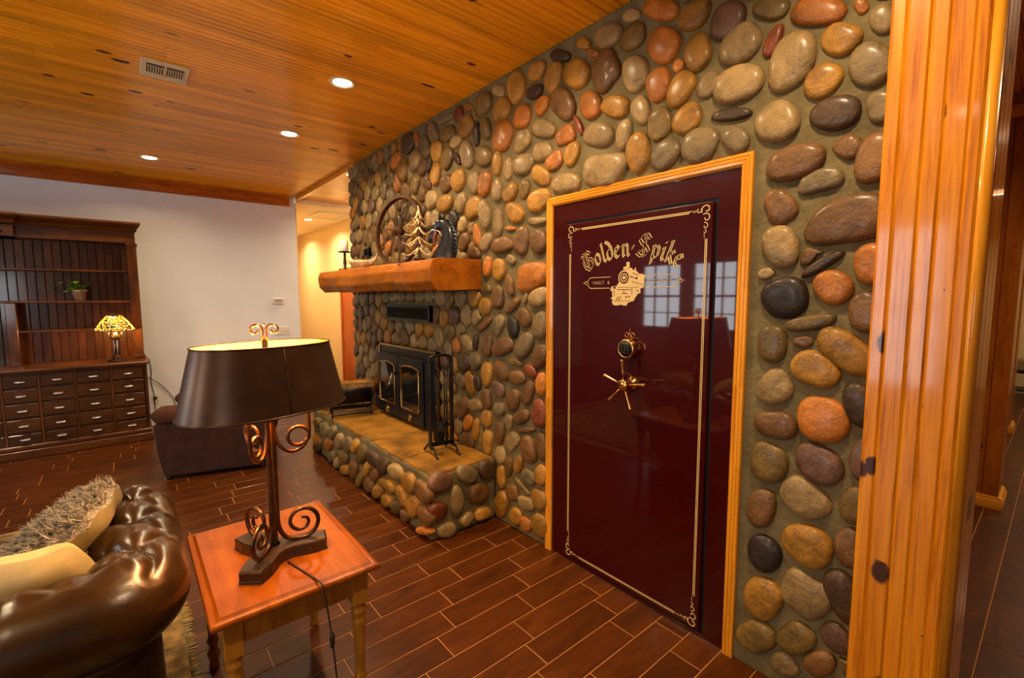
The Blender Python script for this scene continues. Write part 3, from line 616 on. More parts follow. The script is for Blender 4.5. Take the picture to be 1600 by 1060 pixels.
for kind in ('left', 'right'):
    z = 0.0
    while z < DZ-.001:
        l = jr.uniform(.28, .5); z1 = min(z+l, DZ)
        if DZ-z1 < .2: z1 = DZ
        b = trim_piece(kind, z, z1)
        if z1 == DZ:  # mitred head
            nb_ = []
            for p in b.v:
                off = (DY1-p[1]) if kind == 'left' else (p[1]-DY0)
                nb_.append((p[0], p[1], DZ-off if p[2] > DZ-.001 else p[2]))
            b.v = nb_
        b.build('trim_length', M['pine'], trim); z = z1
y = DY0
while y < DY1-.001:
    l = jr.uniform(.3, .45); y1 = min(y+l, DY1)
    if DY1-y1 < .2: y1 = DY1
    b = MB(); n = len(TP)
    b.prism([(p[1], DZ-p[0]) for p in TP], 'y', y, y1)
    nb_ = []
    for p in b.v:
        off = DZ-p[2]; yy_ = p[1]
        if abs(yy_-DY0) < 1e-6: yy_ = DY0+off
        if abs(yy_-DY1) < 1e-6: yy_ = DY1-off
        nb_.append((p[0], yy_, p[2]))
    b.v = nb_; b.build('trim_length', M['pine_y'], trim); y = y1

# ------------------------------------------------------------------ knotty pine post at the end of the stone wall, and the passage beyond
post = empty('wall_post'); post['kind'] = 'structure'; post.name = 'trim_4'
MB().box(-.085, .24, .170, .415, 0, ZC).build('core', M['pinepost'], post)
py = .412
for w, dx in ((.040, 0), (.058, .0), (.044, .0), (.054, .0), (.030, -.004)):
    b = MB(); c = .0065; y1 = py; y0 = py-w
    b.prism([(-.085, y0), (-.098+dx, y0), (-.103+dx, y0+c), (-.103+dx, y1-c), (-.098+dx, y1), (-.085, y1)], 'z', 0, ZC)
    b.build('board', M['pinepost'], post); py = y0
b = MB(); b.prism([(-.085+.02*math.cos(t), .178+.02*math.sin(t)) for t in np.linspace(PI*.9, PI*1.9, 9)]+[(-.06, .2)], 'z', 0, ZC, True)
b.build('corner_bead', M['pine'], post)
for k in range(3): MB().box(-.06+k*.1, .035+k*.1, .158, .170, 0, ZC, .003).build('board', M['pinepost'], post)
def pillar(n, x, y0, y1, dx):
    o = empty('trim_%d' % n); o['kind'] = 'structure'
    MB().box(x+.015, x+dx, y0+.012, y1, 0, ZC).build('core', M['redpine_z'], o)
    w = (y1-y0)/4
    for k in range(4): MB().box(x, x+.015, y0+w*k+.001, y0+w*(k+1)-.001, 0, ZC, .004).build('board', M['redpine_z'], o)
    for k in range(3): MB().box(x+.002+k*dx/3, x+(k+1)*dx/3, y0, y0+.012, 0, ZC, .003).build('board', M['redpine_z'], o)
    bp = [(0, 0), (-.030, 0), (-.030, .05), (-.024, .055), (-.024, .062), (-.016, .072), (-.016, .082), (0, .09)]
    b = MB(); b.prism([(x+p[0], p[1]) for p in bp], 'y', y0-.03, y1); b.build('base_moulding', M['pine_y'], o)
    b = MB(); b.prism([(y0+p[0], p[1]) for p in bp], 'x', x-.018, x+dx); b.build('base_moulding', M['pine'], o)
    MB().box(x-.03, x+dx, y0-.03, y1, 2.86, 2.94, .006).build('cap_moulding', M['pine_y'], o)
pillar(5, 2.96, .235, .60, .35); pillar(6, 5.86, .335, .70, .35)
struct('wall_passage_left', MB().box(.30, 9.4, .72, .80, 0, ZC), M['redpine_z'])
struct('wall_passage_end', MB().box(9.2, 9.4, YB, .8, 0, ZC+.1), M['yellow'])
# ------------------------------------------------------------------ vault door
LOCO_BODY = [(1.468,1.749),(1.449,1.752),(1.45,1.773),(1.43,1.772),(1.43,1.745),(1.414,1.74),(1.41,1.731),(1.401,1.731),(1.397,1.743),(1.391,1.741),(1.392,1.726),(1.384,1.724),(1.376,1.713),(1.346,1.708),(1.335,1.697),(1.342,1.687),(1.342,1.65),(1.347,1.642),(1.364,1.638),(1.361,1.617),(1.376,1.613),(1.393,1.592),(1.4,1.577),(1.423,1.571),(1.438,1.566),(1.443,1.553),(1.464,1.552),(1.474,1.557),(1.501,1.552),(1.528,1.554),(1.54,1.574),(1.529,1.579),(1.548,1.59),(1.535,1.594),(1.538,1.627),(1.549,1.63),(1.541,1.652),(1.509,1.653),(1.488,1.679),(1.495,1.696),(1.491,1.714),(1.468,1.73)]
LOCO_DARK = [[(1.505,1.648),(1.424,1.645),(1.424,1.643),(1.505,1.646)],[(1.505,1.636),(1.419,1.635),(1.419,1.632),(1.505,1.633)],[(1.473,1.617),(1.44,1.617),(1.44,1.613),(1.473,1.613)],[(1.452,1.601),(1.444,1.601),(1.444,1.591),(1.451,1.592)],[(1.435,1.603),(1.427,1.604),(1.427,1.593),(1.433,1.593)],[(1.395,1.693),(1.383,1.696),(1.381,1.686),(1.392,1.684)],[(1.384,1.63),(1.375,1.631),(1.375,1.625),(1.382,1.624)],[(1.426,1.703),(1.395,1.693),(1.395,1.69),(1.426,1.697)],[(1.529,1.576),(1.423,1.579),(1.423,1.577),(1.529,1.574)],[(1.496,1.579),(1.481,1.601),(1.477,1.599),(1.492,1.578)],[(1.512,1.58),(1.497,1.601),(1.493,1.599),(1.508,1.579)],[(1.414,1.646),(1.374,1.647),(1.374,1.645),(1.414,1.644)],[(1.417,1.646),(1.414,1.646),(1.411,1.609),(1.414,1.609)],[(1.447,1.744),(1.432,1.743),(1.432,1.74),(1.447,1.741)],[(1.466,1.74),(1.447,1.733),(1.449,1.731),(1.467,1.738)],[(1.53,1.65),(1.514,1.65),(1.514,1.64),(1.53,1.64)],[(1.526,1.632),(1.525,1.601),(1.522,1.601),(1.523,1.632)],[(1.466,1.635),(1.462,1.635),(1.46,1.618),(1.463,1.618)],[(1.418,1.677),(1.35,1.658),(1.35,1.656),(1.417,1.674)],[(1.411,1.719),(1.376,1.705),(1.377,1.702),(1.412,1.716)]]
vd = empty('vault_door', (0, 1.44, 0), 0, 'glossy burgundy vault door with gold lettering in the stone wall', 'vault door')
VY = 1.44
def vbox(x0, x1, y0, y1, z0, z1, c=0): return MB().box(x0, x1, y0-VY, y1-VY, z0, z1, c)
fr = vbox(.004, .03, .885, .990, .004, 2.135); fr.box(.004, .03, 1.882-VY, 1.992-VY, .004, 2.135); fr.box(.004, .03, .990-VY, 1.882-VY, 2.024, 2.135); fr.box(.0, .03, .990-VY, 1.882-VY, .004, .022)
fr.build('door_frame', M['burgundy'], vd)
vbox(.012, .03, .985, 1.885, .02, 2.03).build('seal_gap', M['black'], vd)
leaf = vbox(-.012, .02, 1.004, 1.868, .034, 2.010).build('door_leaf', M['burgundy'], vd, bevel=.006)
XF = -.0128
def flat(polys, x=XF):
    b = MB()
    for p in polys: b.add([(x, y-VY, z) for y, z in p], [tuple(range(len(p)))])
    return b
def stripe(y0, z0, y1, z1, w=.004, gap=.0035):
    out = []
    for s in (-1, 1):
        o = s*(gap)
        if abs(y1-y0) > abs(z1-z0): out.append([(y0, z0+o-w/2), (y1, z1+o-w/2), (y1, z1+o+w/2), (y0, z0+o+w/2)])
        else: out.append([(y0+o-w/2, z0), (y0+o+w/2, z0), (y1+o+w/2, z1), (y1+o-w/2, z1)])
    return out
for a in ((1.75, 1.972, 1.115, 1.972), (1.75, .062, 1.125, .062), (1.838, 1.84, 1.838, .19), (1.032, 1.85, 1.032, .195)):
    flat(stripe(*a), XF).build('pinstripe', M['gold'], vd, recalc=False)
def scroll(cy, cz, sy, sz):
    b = MB()
    for (y, z, r, a0, a1, th) in ((.0, .0, .024, -.6, 5.2, .0030), (.0, -.036, .021, .8, 6.6, .0028), (.004, -.070, .015, 1.2, 6.8, .0024), (.006, -.094, .010, 1.4, 6.2, .002), (.036, .0, .014, 2.6, 7.8, .0024), (.058, -.001, .008, 2.8, 7.4, .0018)):
        b.tube(spiral((XF, cy-VY+sy*y, cz+sz*z), r, r*.25, a0, a1, 16, (0, sy, 0), (0, 0, sz)), th, 5)
    b.tube([(XF, cy-VY+sy*.008, cz-sz*.104), (XF, cy-VY+sy*.006, cz-sz*.125)], .0016, 4)
    b.tube([(XF, cy-VY+sy*.066, cz), (XF, cy-VY+sy*.085, cz-sz*.002)], .0016, 4)
    for i, p in enumerate(b.v): b.v[i] = (XF-.0004+(p[0]-XF)*.12, p[1], p[2])
    b.build('corner_scroll', M['gold'], vd)
scroll(1.034, 1.976, 1, 1); scroll(1.836, 1.976, -1, 1); scroll(1.034, .062, 1, -1); scroll(1.836, .062, -1, -1)
# blackletter words on an arc, drawn with a broad pen
GLY = {
 'G': (.80, [[(.70, .80), (.52, 1.0), (.26, .92), (.10, .62), (.12, .27), (.35, .02), (.60, .10), (.72, .32), (.66, .52), (.48, .58)], [(.42, .95), (.37, .16)], [(.02, .86), (.16, .98), (.30, .92)]]),
 'o': (.50, [[(.24, .60), (.08, .46), (.08, .14), (.23, .0)], [(.24, .60), (.40, .46), (.40, .14), (.23, .0)]]),
 'l': (.32, [[(.04, .90), (.14, 1.0), (.14, .12), (.27, .0)]]),
 'd': (.50, [[(.24, .56), (.08, .44), (.08, .14), (.23, .0)], [(.04, .98), (.26, .82), (.40, .50), (.40, .14), (.23, .0)]]),
 'e': (.45, [[(.22, .60), (.08, .46), (.08, .14), (.22, .0), (.36, .12)], [(.22, .60), (.36, .46), (.10, .26)]]),
 'n': (.56, [[(.02, .50), (.13, .60), (.13, .08), (.20, .0)], [(.13, .48), (.30, .60), (.41, .50), (.41, .10), (.50, .0)]]),
 'S': (.86, [[(.76, .84), (.56, 1.04), (.30, .98), (.16, .76), (.30, .60), (.60, .46), (.74, .26), (.58, .04), (.30, .0), (.06, .14)], [(.66, .92), (.48, .80), (.42, .66)], [(.42, .40), (.30, .22), (.12, .20)], [(.50, .96), (.46, .10)]]),
 'p': (.54, [[(.02, .50), (.13, .60), (.13, -.30)], [(.13, .48), (.30, .60), (.42, .48), (.42, .14), (.28, .0), (.13, .10)]]),
 'i': (.28, [[(.02, .50), (.13, .60), (.13, .10), (.23, .0)], [(.10, .78), (.18, .86)]]),
 'k': (.50, [[(.02, .90), (.13, 1.0), (.13, .0)], [(.13, .34), (.30, .60), (.40, .48), (.16, .32)], [(.20, .34), (.44, .0)]]),
 '.': (.34, [[(.13, .34), (.19, .50)]]), ' ': (.10, [])}
WORD = 'Golden.Spike'
AR, AY, AZ = .556, 1.437, 1.246
tot = sum(GLY[c][0] for c in WORD); sc_ = .585/tot; cur = 0
for ch in WORD:
    w, strokes = GLY[ch]; mid = cur+w/2; ang = (tot/2-mid)*sc_/AR; cur += w
    polys = []; inner = []
    def place(u, v):
        u = (u-w/2)*sc_*1.02; v = v*sc_*1.08
        # arc: larger u = to the right = smaller y
        return (AY + math.sin(ang)*(AR+v) - math.cos(ang)*u, AZ + math.cos(ang)*(AR+v) + math.sin(ang)*u)
    cap = ch in 'GS'
    def pen(st, hw, hh):
        out = []
        for p, q in zip(st[:-1], st[1:]):
            L_ = [(p[0]-hw, p[1]-hh), (p[0]+hw, p[1]+hh), (q[0]+hw, q[1]+hh), (q[0]-hw, q[1]-hh)]
            out.append(L_)
            k = .022; dx, dy = q[0]-p[0], q[1]-p[1]; l = math.hypot(dx, dy) or 1; nx, ny = -dy/l*k, dx/l*k
            out.append([(p[0]-nx, p[1]-ny), (p[0]+nx, p[1]+ny), (q[0]+nx, q[1]+ny), (q[0]-nx, q[1]-ny)])
        return out
    for st in strokes:
        if cap: polys += pen(st, .075, .062); inner += pen(st, .036, .030)[::2]
        else: polys += pen(st, .066, .055)
    flat([[place(*p) for p in pl] for pl in polys], XF).build('letter', M['gold'], vd, recalc=False)
    if inner and cap: flat([[place(*p) for p in pl] for pl in inner], XF-.0004).build('letter_inline', M['burgundy'], vd, recalc=False)
# locomotive emblem
em = flat([LOCO_BODY], XF-.0002).build('locomotive_emblem', M['gold'], vd, recalc=False)
dk = flat(LOCO_DARK, XF-.0006)
def disc(cy, cz, r, x, n=20, ry=.95): return [[(cy+r*ry*math.cos(2*PI*k/n), cz+r*math.sin(2*PI*k/n)) for k in range(n)]]
flat(disc(1.462, 1.695, .038, 0), XF-.0005).build('boiler_front', M['gold'], em, (0, 0, 0), recalc=False)
b = flat(disc(1.462, 1.695, .031, 0), XF-.0008); b.build('boiler_ring', M['burgundy'], em, recalc=False)
flat(disc(1.462, 1.695, .023, 0), XF-.0011).build('boiler_ring', M['gold'], em, recalc=False)
flat(disc(1.462, 1.695, .017, 0), XF-.0014).build('boiler_ring', M['burgundy'], em, recalc=False)
flat(disc(1.462, 1.695, .010, 0), XF-.0017).build('headlight', M['gold'], em, recalc=False)
dk.build('engraving', M['burgundy'], em, recalc=False)
# banner
def banner(side):
    b = MB(); y0, y1 = (1.678, 1.548) if side > 0 else (1.186, 1.338); s = side
    pts = [(XF, y1-VY, 1.701)] + [(XF, y0+s*.026*math.sin(t)-VY, 1.672+.029*math.cos(t)) for t in np.linspace(0, PI, 10)] + [(XF, y1-VY, 1.643)]
    b.tube(pts, .0019, 5); b.tube([(XF, y0+s*.028-VY, 1.680), (XF, y0+s*.062-VY, 1.672), (XF, y0+s*.028-VY, 1.664)], .0016, 4)
    b.tube([(XF, y0+s*.036-VY, 1.684), (XF, y0+s*.048-VY, 1.672), (XF, y0+s*.036-VY, 1.660)], .0016, 4)
    for i, p in enumerate(b.v): b.v[i] = (XF-.0003+(p[0]-XF)*.1, p[1], p[2])
    b.build('banner_outline', M['gold'], vd)
banner(1); banner(-1)
def words(txt, yl, yr, z, h):
    cu = bpy.data.curves.new('banner_words', 'FONT'); cu.body = txt; cu.size = h*1.35; cu.space_character = 1.5; cu.align_x = 'CENTER'; cu.align_y = 'CENTER'
    o = bpy.data.objects.new('tmp', cu); COL.objects.link(o)
    dg = bpy.context.evaluated_depsgraph_get(); me = bpy.data.meshes.new_from_object(o.evaluated_get(dg)); bpy.data.objects.remove(o)
    xs = [v.co.x for v in me.vertices]; k = (yl-yr)/(max(xs)-min(xs))
    cx = (max(xs)+min(xs))/2
    for v in me.vertices: v.co = Vector((XF-.0003, (yl+yr)/2-VY-(v.co.x-cx)*k, z+v.co.y))
    me.name = 'banner_words'; link('banner_words', me, M['gold'], vd)
words('VAULT  &', 1.667, 1.556, 1.672, .018); words('SECURITY', 1.322, 1.192, 1.672, .018)
# keypad and five-spoke handle
kp = MB(); R90 = Matrix.Rotation(-PI/2, 4, 'Y')
def axial(prof, y, z, x, seg=28):
    b = MB().lathe(prof, seg); b.xform(Matrix.Translation((x, y-VY, z)) @ R90); return b
axial([(.0, 0), (.052, 0), (.052, .012), (.049, .05), (.044, .056), (.040, .053), (.0, .053)], 1.408, 1.337, -.012).build('keypad_housing', M['goldmetal'], vd)
k_ = axial([(.0, 0), (.0395, 0), (.0395, .004), (.0, .004)], 1.408, 1.337, -.064).build('keypad_face', M['iron'], vd)
for r in range(4):
    for c in range(3): MB().box(-.0705, -.068, 1.408-VY+(c-1)*.018-.006, 1.408-VY+(c-1)*.018+.006, 1.337+(1.5-r)*.014-.004, 1.337+(1.5-r)*.014+.004).build('key', M['bronze'], k_)
b = MB(); zc = 1.395; yc = 1.408-VY
for s in (1, -1): b.tube(spiral((-.03, yc+s*.016, zc+.010), .014, .009, -2.2, 4.2, 18, (0, s, 0), (0, 0, 1)), .0022, 6)
b.tube([(-.03, yc, zc-.008), (-.03, yc, zc+.036)], [.0030, .0016], 6); b.sphere((-.03, yc, zc+.038), .0035, 8, 6)
b.build('keypad_finial', M['goldmetal'], vd)
hy, hz = 1.398, 1.157
hd = empty('handle', (0, hy-VY, hz)); hd.parent = vd
b = MB().lathe([(.0, 0), (.034, 0), (.034, .006), (.016, .012), (.014, .06), (.026, .064), (.028, .086), (.022, .09), (.0, .09)], 24); b.xform(Matrix.Translation((-.012, 0, 0)) @ R90); b.build('hub', M['goldmetal'], hd)
for a in (85, 16, -46, -112, 172):
    t = math.radians(a); dv = Vector((0, math.cos(t), math.sin(t))); o0 = Vector((-.088, 0, 0))
    ds = (.020, .06, .09, .112, .122, .126); rs = (.0050, .0055, .0075, .0088, .0105, .0105)
    MB().tube([o0+dv*x for x in ds], list(rs), 10).build('spoke', M['goldmetal'], hd)

# ------------------------------------------------------------------ hearth
he = empty('hearth', (-.29, 3.78, 0), 0, 'raised river stone hearth with amber flagstone top below the fireplace', 'hearth')
HX, HY0, HY1 = -.535, 2.562, 5.0
def loc_(b): b.v = [(p[0]+.29, p[1]-3.78, p[2]) for p in b.v]; return b
loc_(MB().box(HX, .0, HY0, HY1, 0, .440)).build('mortar_core', M['mortar'], he, bevel=.02)
for (y, z, a, b_, ang, key) in HEARTH_FRONT:
    z = min(max(z, .055), .375); a = min(a, .11); b_ = min(b_, .07)
    stone_mb(stone_outline(a, b_, math.radians(ang), sr, False), .042, sr, False, MAPX).build('stone', M['s'+key.upper()], he, (HX+.29, y-3.78, z))
for (x, z, a, b_, ang, key) in HEARTH_END:
    stone_mb(stone_outline(a, b_, math.radians(ang), sr, False), .042, sr, False, MAPY).build('stone', M['s'+key.upper()], he, (x+.29, HY0-3.78, z))
def slab(y0, y1, seed):
    rg = random.Random(seed); pts = []
    def edge(p, q, n):
        for i in range(n):
            t = i/n; pts.append((p[0]+(q[0]-p[0])*t+rg.uniform(-.010, .010), p[1]+(q[1]-p[1])*t+rg.uniform(-.010, .010)))
    x0, x1 = -.528, -.012
    edge((x0, y0), (x1, y0), 7); edge((x1, y0), (x1, y1), 5); edge((x1, y1), (x0, y1), 7); edge((x0, y1), (x0, y0), 8)
    n = len(pts); c = (sum(p[0] for p in pts)/n, sum(p[1] for p in pts)/n); vs = []
    for s, z in ((.985, .418), (1.0, .424), (1.0, .440), (.988, .448), (.93, .450), (.5, .452)):
        for p in pts: vs.append((c[0]+(p[0]-c[0])*s, c[1]+(p[1]-c[1])*s, z+(rg.uniform(-.002, .002) if s < .95 else 0)))
    fs = [(i*n+k, i*n+(k+1) % n, (i+1)*n+(k+1) % n, (i+1)*n+k) for i in range(5) for k in range(n)] + [tuple(5*n+k for k in range(n))]
    loc_(MB().add(vs, fs)).build('flagstone', M['slab'], he)
for i, (a, b_) in enumerate(((2.575, 2.965), (2.985, 3.49), (3.51, 4.26), (4.28, 4.985))): slab(a, b_, i+3)

# ------------------------------------------------------------------ fireplace insert
fi = empty('fireplace_insert', (0, 3.86, .4545), 0, 'black fireplace insert with two brass-trimmed glass doors', 'fireplace')
FY = 3.86
def fb(x0, x1, y0, y1, z0, z1, c=0): return MB().box(x0, x1, y0-FY, y1-FY, z0-.45, z1-.45, c)
fb(-.03, .005, 3.30, 4.42, .45, 1.135).build('surround', M['stove'], fi)
b = fb(-.040, -.018, 4.405, 4.432, .452, 1.140); b.box(-.040, -.018, 3.29-FY, 4.432-FY, 1.122-.45, 1.140-.45); b.box(-.040, -.018, 3.29-FY, 3.312-FY, .002, 1.14-.45); b.build('brass_edge', M['brass'], fi)
fb(-.075, -.028, 3.42, 4.37, .468, 1.055, .012).build('door_housing', M['stove'], fi)
for (y0, y1, hs) in ((3.90, 4.34, 1), (3.44, 3.885, -1)):
    dn = empty('stove_door', (0, (y0+y1)/2-FY, 0)); dn.parent = fi; cy = (y0+y1)/2
    w = (y1-y0)/2
    MB().box(-.098, -.072, -w, w, .03, .60, .006).build('door_panel', M['stove'], dn)
    pts = [(-w+.055, .145), (w-.055, .145)] + [(w-.055-(2*w-.11)*t, .515+.022*math.sin(t*PI)) for t in np.linspace(0, 1, 9)]
    MB().add([(-.0995, p[0], p[1]) for p in pts], [tuple(range(len(pts)))]).build('glass', M['stoveglass'], dn)
    MB().tube([(-.102, p[0], p[1]) for p in pts], .0085, 6, closed=True).build('brass_trim', M['brass'], dn)
    for zz in (.17, .49): MB().sphere((-.108, hs*(w-.05), zz), .012, 8, 6).build('hinge_pin', M['brass'], dn)
    b = MB()
    for a in range(5): b.tube(spiral((-.104, 0, .075), .034, .008, a*1.256, a*1.256+2.6, 8, (0, 1, 0), (0, 0, 1)), .005, 5)
    b.sphere((-.11, 0, .075), .010, 8, 6); b.build('damper_rosette', M['brass'], dn)
b = MB().tube([(-.10, .03, .45), (-.135, .05, .45), (-.14, .12, .44)], .008, 6); b.build('door_latch', M['iron'], fi)
b = MB().tube([(-.14, .06, .45), (-.15, .10, .36)], [.005, .010], 6); b.tube([(-.15, .10, .36), (-.152, .115, .33)], [.010, .004], 6); b.build('coil_handle', M['chrome'], fi)
# registers in the stone
def register(name, y0, y1, z0, z1, label, nslat, vert):
    r = empty(name, (0, (y0+y1)/2, z0), 0, label, 'vent'); w = (y1-y0)/2; h = z1-z0
    MB().box(-.018, .004, -w, w, 0, h).build('back_plate', M['dark'], r)
    t = .02 if w > .2 else .01
    b = MB().box(-.034, -.004, -w, w, 0, t).box(-.034, -.004, -w, w, h-t, h).box(-.034, -.004, -w, -w+t, t, h-t).box(-.034, -.004, w-t, w, t, h-t); b.build('frame', M['stove'], r)
    for k in range(nslat):
        if vert:
            y = -w+t+(2*w-2*t)*(k+.5)/nslat; MB().box(-.030, -.018, y-.003, y+.003, t, h-t).build('slat', M['stove'], r)
        else:
            z = t+(h-2*t)*(k+.5)/nslat; MB().box(-.024, -.018, -w+t, w-t, z-.002, z+.002).build('slat', M['iron'], r)
    return r
register('wall_register', 3.415, 4.24, 1.385, 1.525, 'long black air register in the stone above the fireplace doors', 26, True)
register('wall_vent', 3.066, 3.184, 2.037, 2.123, 'small dark square vent in the stone right of the horse head', 6, False)
register('wall_vent', 4.635, 4.75, 2.015, 2.10, 'small dark square vent in the stone left of the wagon wheel', 6, False)

# ------------------------------------------------------------------ mantel
def mantel_fn(u, v):
    # u around, v along
    y = 2.716 + (5.0-2.716)*v
    cor = [(.0, 1.655), (-.36, 1.645), (-.405, 1.70), (-.41, 1.79), (-.385, 1.85), (-.34, 1.862), (.0, 1.866)]
    n = len(cor); t = u*(n); i = int(t) % n; f_ = t-int(t); p, q = cor[i], cor[(i+1) % n]
    x = p[0]+(q[0]-p[0])*f_; z = p[1]+(q[1]-p[1])*f_
    if x < -.02:
        wv = .008*math.sin(y*5.1+z*9)+.006*math.sin(y*13+2)+.004*math.sin(y*29+x*20)
        x += wv*1.3; z += wv*.5 if z < 1.8 else 0
    return (x, y, z)
b = MB().grid(mantel_fn, 42, 60, closed_u=True)
b.f.append(tuple(i*60 for i in range(42))); b.sm.append(False); b.f.append(tuple(i*60+59 for i in range(42))[::-1]); b.sm.append(False)
b.v = [(p[0], p[1]-3.86, p[2]-1.65) for p in b.v]
tag(b.build('mantel_beam', M['mantel'], None, (0, 3.86, 1.65)), 'thick hewn orange timber mantel beam on the stone wall', 'mantel')
ZM = 1.866
# wagon wheel
ww = empty('wagon_wheel', (-.15, 3.76, ZM), 0, 'rusty iron spoked wagon wheel leaning on the stone above the mantel', 'wheel')
ww.rotation_euler = (0, math.radians(6), math.radians(13))
RW = .305
b = MB(); prof = [(RW, -.02), (RW, .02), (RW-.022, .02), (RW-.022, -.02)]
vs = []; n = 48
for k in range(n):
    a = 2*PI*k/n
    for r, x in prof: vs.append((x, r*math.cos(a), RW+r*math.sin(a)))
fs = [(k*4+i, k*4+(i+1) % 4, ((k+1) % n)*4+(i+1) % 4, ((k+1) % n)*4+i) for k in range(n) for i in range(4)]
MB().add(vs, fs).build('rim', M['rust'], ww)
b = MB().lathe([(.0, -.06), (.022, -.06), (.026, -.03), (.042, -.02), (.042, .02), (.026, .03), (.022, .06), (.0, .06)], 16); b.xform(Matrix.Translation((0, 0, RW)) @ R90); b.build('hub', M['rust'], ww)
for k in range(10):
    a = 2*PI*(k+.3)/10; s = .02 if k % 2 else -.02
    MB().tube([(s, .03*math.cos(a), RW+.03*math.sin(a)), (0, (RW-.02)*math.cos(a), RW+(RW-.02)*math.sin(a))], .0055, 6).build('spoke', M['rust'], ww)
# antler tree
an = empty('antler_tree', (-.315, 3.05, ZM), 0, 'small christmas tree figure made of pale antlers on the mantel', 'figurine')
MB().lathe([(.04, 0), (.045, .01), (.03, .02), (.012, .03), (.010, .30), (.0, .36)], 12).build('trunk', M['rust'], an)
for i, (z, L_) in enumerate(((.04, .125), (.115, .13), (.185, .105), (.25, .075), (.30, .05))):
    for k in range(5):
        a = 2*PI*k/5+i*.55; dx, dy = math.cos(a), math.sin(a)
        pts = [(dx*L_*t, dy*L_*t, z+.075*(1-t)**2-.02+.055*max(0, t-.55)) for t in np.linspace(.03, 1, 8)]
        MB().tube(pts, [.0075*(1-.75*t) for t in np.linspace(0, 1, 8)], 6).build('antler', M['antler'], an)
MB().tube([(0, 0, .33), (.006, .004, .36), (-.004, 0, .39)], [.010, .008, .002], 6).build('antler_tip', M['antler'], an)
# horse head
ho = empty('horse_head', (-.20, 2.92, ZM), math.radians(-70), 'black horse head statue with a red and white bridle on the mantel', 'statue')
def ell_loft(name, secs, m, par, seg=14):
    # secs: (center xyz, rx(side), rf(front), direction along) elliptical sections
    b = MB(); vs = []
    for i, (c, ra, rb) in enumerate(secs):
        c = Vector(c); t = Vector(secs[min(i+1, len(secs)-1)][0]) - Vector(secs[max(i-1, 0)][0]); t.normalize()
        sd = Vector((0, 1, 0)); fr_ = t.cross(sd).normalized()
        for k in range(seg):
            a = 2*PI*k/seg; vs.append(c + sd*ra*math.cos(a) + fr_*rb*math.sin(a))
    n = len(secs); fs = [(i*seg+k, i*seg+(k+1) % seg, (i+1)*seg+(k+1) % seg, (i+1)*seg+k) for i in range(n-1) for k in range(seg)]
    fs += [tuple(range(seg))[::-1], tuple((n-1)*seg+k for k in range(seg))]
    return b.add(vs, fs, True).build(name, m, par)
ell_loft('neck', [((.02, 0, 0), .075, .11), ((.025, 0, .035), .065, .095), ((.045, 0, .09), .046, .070), ((.062, 0, .15), .038, .058), ((.055, 0, .20), .034, .050), ((.025, 0, .245), .031, .042), ((-.010, 0, .268), .028, .034), ((-.03, 0, .27), .022, .026)], M['horse'], ho)
ell_loft('head', [((.012, 0, .262), .024, .034), ((-.020, 0, .255), .033, .043), ((-.050, 0, .228), .029, .040), ((-.078, 0, .188), .021, .029), ((-.098, 0, .155), .020, .026), ((-.110, 0, .136), .016, .020), ((-.116, 0, .128), .008, .010)], M['horse'], ho)
for s in (-1, 1): MB().tube([(.005, s*.018, .28), (.0, s*.026, .315), (-.004, s*.027, .338)], [.013, .011, .001], 6).build('ear', M['horse'], ho)
b = MB()
for k in range(9):
    t = k/8; p = Vector((.10-.0*t, 0, .06+.20*t)) + Vector((.012*math.sin(3*t)-.10*max(0, t-.45)**1.2, 0, .02*t)); b.tube([p, p+Vector((.022, .006, -.008)), p+Vector((.030, -.004, -.034))], [.016, .012, .002], 6)
b.build('mane', M['horse'], ho)
for s in (-1, 1): MB().sphere((-.045, s*.031, .252), .007, 8, 6).build('eye', M['chrome'], ho)
b = MB().tube([(-.10, .024, .195), (-.055, .036, .215), (.0, .036, .20), (.03, .038, .165)], .0035, 6); b.tube([(-.10, -.024, .195), (-.055, -.036, .215), (.0, -.036, .20), (.03, -.038, .165)], .0035, 6); b.build('bridle', M['candle'], ho)
b = MB()
for s in (-1, 1): b.tube([(-.02, s*.036, .21), (-.03, s*.046, .16), (-.03, s*.05, .11), (-.02, s*.052, .09)], [.008, .014, .012, .004], 6)
b.build('bridle_tassel', M['sR'], ho)
MB().lathe([(.0, 0), (.10, 0), (.10, .008), (.09, .012), (.0, .012)], 20, (.02, 0, 0), sy=.75).build('base', M['horse'], ho)
# candle on an iron stand, horn dish
ch = empty('candle_stand', (-.29, 4.60, ZM-.02), 0, 'dark twisted iron candle stand at the left end of the mantel', 'candle stand')
MB().lathe([(.045, 0), (.05, .01), (.02, .02), (.013, .05), (.017, .09), (.011, .14), (.014, .18), (.0, .19)], 12).build('stem', M['rust'], ch)
b = MB().lathe([(.0, .185), (.06, .190), (.066, .197), (.06, .199), (.0, .199)], 20); b.build('plate', M['iron'], ch)
tag(MB().lathe([(.035, 0), (.037, .003), (.037, .11), (.030, .113), (.012, .109), (.0, .108)], 20).build('candle', M['candle'], None, (-.29, 4.60, ZM+.180)), 'white pillar candle standing on the iron candle stand', 'candle')
hn = empty('horn_dish', (-.24, 4.30, ZM), math.radians(20), 'yellow carved horn dish with two curved tips on the mantel', 'dish')
MB().lathe([(.03, 0), (.055, .01), (.085, .05), (.09, .075), (.082, .075), (.05, .03), (.0, .022)], 18, sy=1.5).build('bowl', M['antler'], hn)
for s in (-1, 1): MB().tube([(0, s*.07, .05), (0, s*.13, .055), (0, s*.185, .085), (0, s*.21, .14)], [.030, .026, .016, .002], 8).build('horn_tip', M['antler'], hn)

